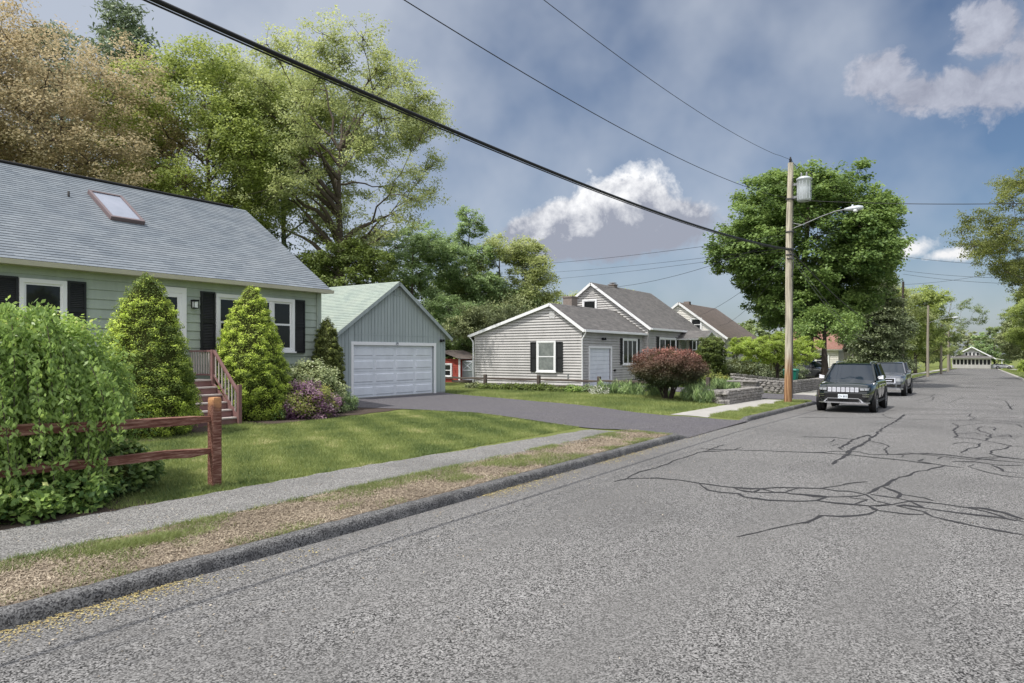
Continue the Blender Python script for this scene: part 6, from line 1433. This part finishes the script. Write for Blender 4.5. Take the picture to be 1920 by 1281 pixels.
    for s in (-1, 1):
        mb = MB(); mb.hexa([(s*(hw*.93), c0+.28, belt+.04), (s*(hw+.14), c0+.24, belt+.04), (s*(hw+.16), c0+.38, belt+.04), (s*(hw*.93), c0+.40, belt+.04), (s*(hw*.93), c0+.28, belt+.15), (s*(hw+.13), c0+.26, belt+.21), (s*(hw+.15), c0+.38, belt+.21), (s*(hw*.93), c0+.40, belt+.15)]); mb.build('wing_mirror', M_chrome if style == 'suv' else paint, root, bevel=.02, local=True)
    if detail and name == 'parked_car' and L > 4.7:
        for s in (-1, 1):
            for y_ in (.50*L, .71*L):
                mb = MB(); mb.box(s*(hw*.985)-.012, s*(hw*.985)+.012, y_+.04, y_+.20, .93, .955); mb.build('door_handle', M_chrome, root, local=True)
            mb = MB()
            for y_ in (.335*L, .525*L, .725*L): mb.box(s*(hw*.99)-.008, s*(hw*.99)+.008, y_, y_+.012, .44, belt-.12)
            mb.build('door_gaps', M_black, root, local=True)
    mb = MB()
    for s in (-1, 1): mb.box(s*hw-.012, s*hw+.012, 1.5, L-1.55, .34, .42)
    mb.build('side_sill', M_black, root, local=True)
    def yf(x):
        # invert plan form: distance back at this x
        lo = 0.; 
        for _ in range(24):
            if wy(lo) >= abs(x): break
            lo += .02
        return lo
    def plate(mb, x0, x1, z0, z1, out=.02, n=6, x0t=None, x1t=None, mi=0):
        x0t = x0 if x0t is None else x0t; x1t = x1 if x1t is None else x1t; r = []
        for z, a, b in ((z0, x0, x1), (z1, x0t, x1t)):
            r.append([(a+(b-a)*i/n, yf(a+(b-a)*i/n)-out+.10*max(0, z-.7), z) for i in range(n+1)])
        mb.grid(r, mi, False); mb.grid([[(x, y+.05, z) for x, y, z in r[1]], [(x, y+.05, z) for x, y, z in r[0]]], mi, False)
        mb.grid([r[1], [(x, y+.05, z) for x, y, z in r[1]]], mi, False); mb.grid([[(x, y+.05, z) for x, y, z in r[0]], r[0]], mi, False)
    if front: front(root, plate, yf, hw)
    return root
def front_suv(root, plate, yf, hw):
    mb = MB(); plate(mb, -.50, .50, .74, .92, .028, 10); g_ = mb.build('grille', M_black, root, local=True)
    mb = MB()
    for i in range(7):
        x = -.44+i*.147; 
        for a, b, c, d in ((x-.058, x+.058, .755, .77), (x-.058, x+.058, .895, .91), (x-.058, x-.046, .77, .895), (x+.046, x+.058, .77, .895)): plate(mb, a, b, c, d, .045, 2)
        for q in (-.028, 0, .028): plate(mb, x+q-.008, x+q+.008, .77, .895, .042, 1)
    mb.build('grille_frame', M_chrome, g_, local=True)
    for s in (-1, 1):
        mb = MB(); a, b = sorted((s*.52, s*.86)); plate(mb, a, b, .785, .915, .022, 8); hl = mb.build('headlight', M_black, root, local=True)
        mb = MB(); a, b = sorted((s*.55, s*.68)); plate(mb, a, b, .81, .875, .03, 4); a, b = sorted((s*.53, s*.84)); plate(mb, a, b, .885, .905, .032, 6); a, b = sorted((s*.70, s*.82)); plate(mb, a, b, .81, .88, .03, 4); mb.build('lens', M_headl, hl, local=True)
        mb = MB(); a, b = sorted((s*.62, s*.82)); plate(mb, a, b, .585, .60, .03, 4); plate(mb, a, b, .655, .67, .03, 4); fg_ = mb.build('fog_lamp', M_chrome, root, local=True); mb = MB(); plate(mb, a, b, .60, .655, .02, 4); mb.build('recess', M_black, fg_, local=True)
    mb = MB(); plate(mb, -.80, .80, .50, .69, .012, 14); plate(mb, -.50, .50, .40, .50, .014, 8); mb.build('lower_grille', M_black, root, local=True)
    mb = MB(); plate(mb, -.84, .84, .345, .385, .035, 14); plate(mb, -.52, .52, .505, .53, .035, 8)
    plate(mb, -.66, -.60, .385, .505, .035, 1, -.55, -.50); plate(mb, .60, .66, .385, .505, .035, 1, .50, .55); mb.build('bumper_trim', M_alu, root, local=True)
    mb = MB(); mb.box(-.16, .16, -.075, -.06, .515, .665); pl_ = mb.build('number_plate', M_plate, root, bevel=.005, local=True)
    lettering('plate_number', 'CV 802', .095, M_ink, pl_, (0, -.078, .56), (math.radians(90), 0, 0), .002)
def front_pickup(root, plate, yf, hw):
    mb = MB(); plate(mb, -.48, .48, .72, .95, .03, 8, -.42, .42); g_ = mb.build('grille', M_black, root, local=True)
    mb = MB(); plate(mb, -.52, .52, .945, .98, .045, 8); plate(mb, -.52, .52, .70, .73, .045, 8); plate(mb, -.36, .36, .82, .86, .045, 8); plate(mb, -.52, -.46, .73, .945, .045, 1); plate(mb, .46, .52, .73, .945, .045, 1); mb.build('grille_frame', M_chrome, g_, local=True)
    for s in (-1, 1):
        mb = MB(); a, b = sorted((s*.54, s*.86)); plate(mb, a, b, .80, .97, .022, 8); hl = mb.build('headlight', M_headl, root, local=True)
        mb = MB(); a, b = sorted((s*.58, s*.76)); plate(mb, a, b, .52, .64, .03, 4); mb.build('fog_lamp', M_black, root, local=True)
    mb = MB(); plate(mb, -.5, .5, .50, .62, .03, 8); mb.build('lower_grille', M_black, root, local=True); mb = MB(); plate(mb, -.85, .85, .36, .44, .035, 12); mb.build('bumper_trim', M_alu, root, local=True)
P_blk = carpaint('paint_black_green', (.008, .014, .014)); P_sil = carpaint('paint_silver', (.13, .14, .16), .5)
P_grn = carpaint('paint_dark_green', (.01, .07, .045)); P_gry = carpaint('paint_grey', (.16, .16, .17), .4); P_blu = carpaint('paint_pale_blue', (.30, .42, .52), .2); P_dk = carpaint('paint_dark', (.02, .02, .024)); P_wht = carpaint('paint_white_car', (.6, .6, .62))
car('parked_car', (-4.10, 27.0, Gz(27.5)), 0, 4.82, 1.94, 1.76, P_blk, 'shiny black sport utility car parked nearest at the left kerb', 'car', 'suv', front_suv)
car('parked_car', (-4.28, 41.5, Gz(42.5)), 0, 5.2, 1.90, 1.80, P_sil, 'silver pickup style car parked behind the black one', 'car', 'pickup', front_pickup, hood=1.14, belt=1.20, tyre_r=.39)
car('parked_car', (-10.9, 51.0, .0), math.radians(62), 4.6, 1.85, 1.68, P_grn, 'dark green car in the yard behind the stone wall, next to the pole', 'car', 'suv')
car('parked_car', (-8.4, 54.0, -.1), math.radians(70), 4.6, 1.85, 1.62, P_gry, 'grey car in the yard partly hidden by the tree trunk', 'car', 'sedan')
car('parked_car', (-9.8, 61.5, -.2), math.radians(75), 4.6, 1.85, 1.66, P_dk, 'dark car farther back in the yard under the maple', 'car', 'sedan')
car('parked_car', (-9.4, 96, -.65), math.radians(75), 4.6, 1.8, 1.5, P_blu, 'pale blue car in a yard left of the distant poles', 'car', 'sedan', cowl=.28)
car('parked_car', (7.5, 236, -2.1), math.radians(80), 4.6, 1.85, 1.45, P_wht, 'white car far away right of the bungalow', 'car', 'sedan')
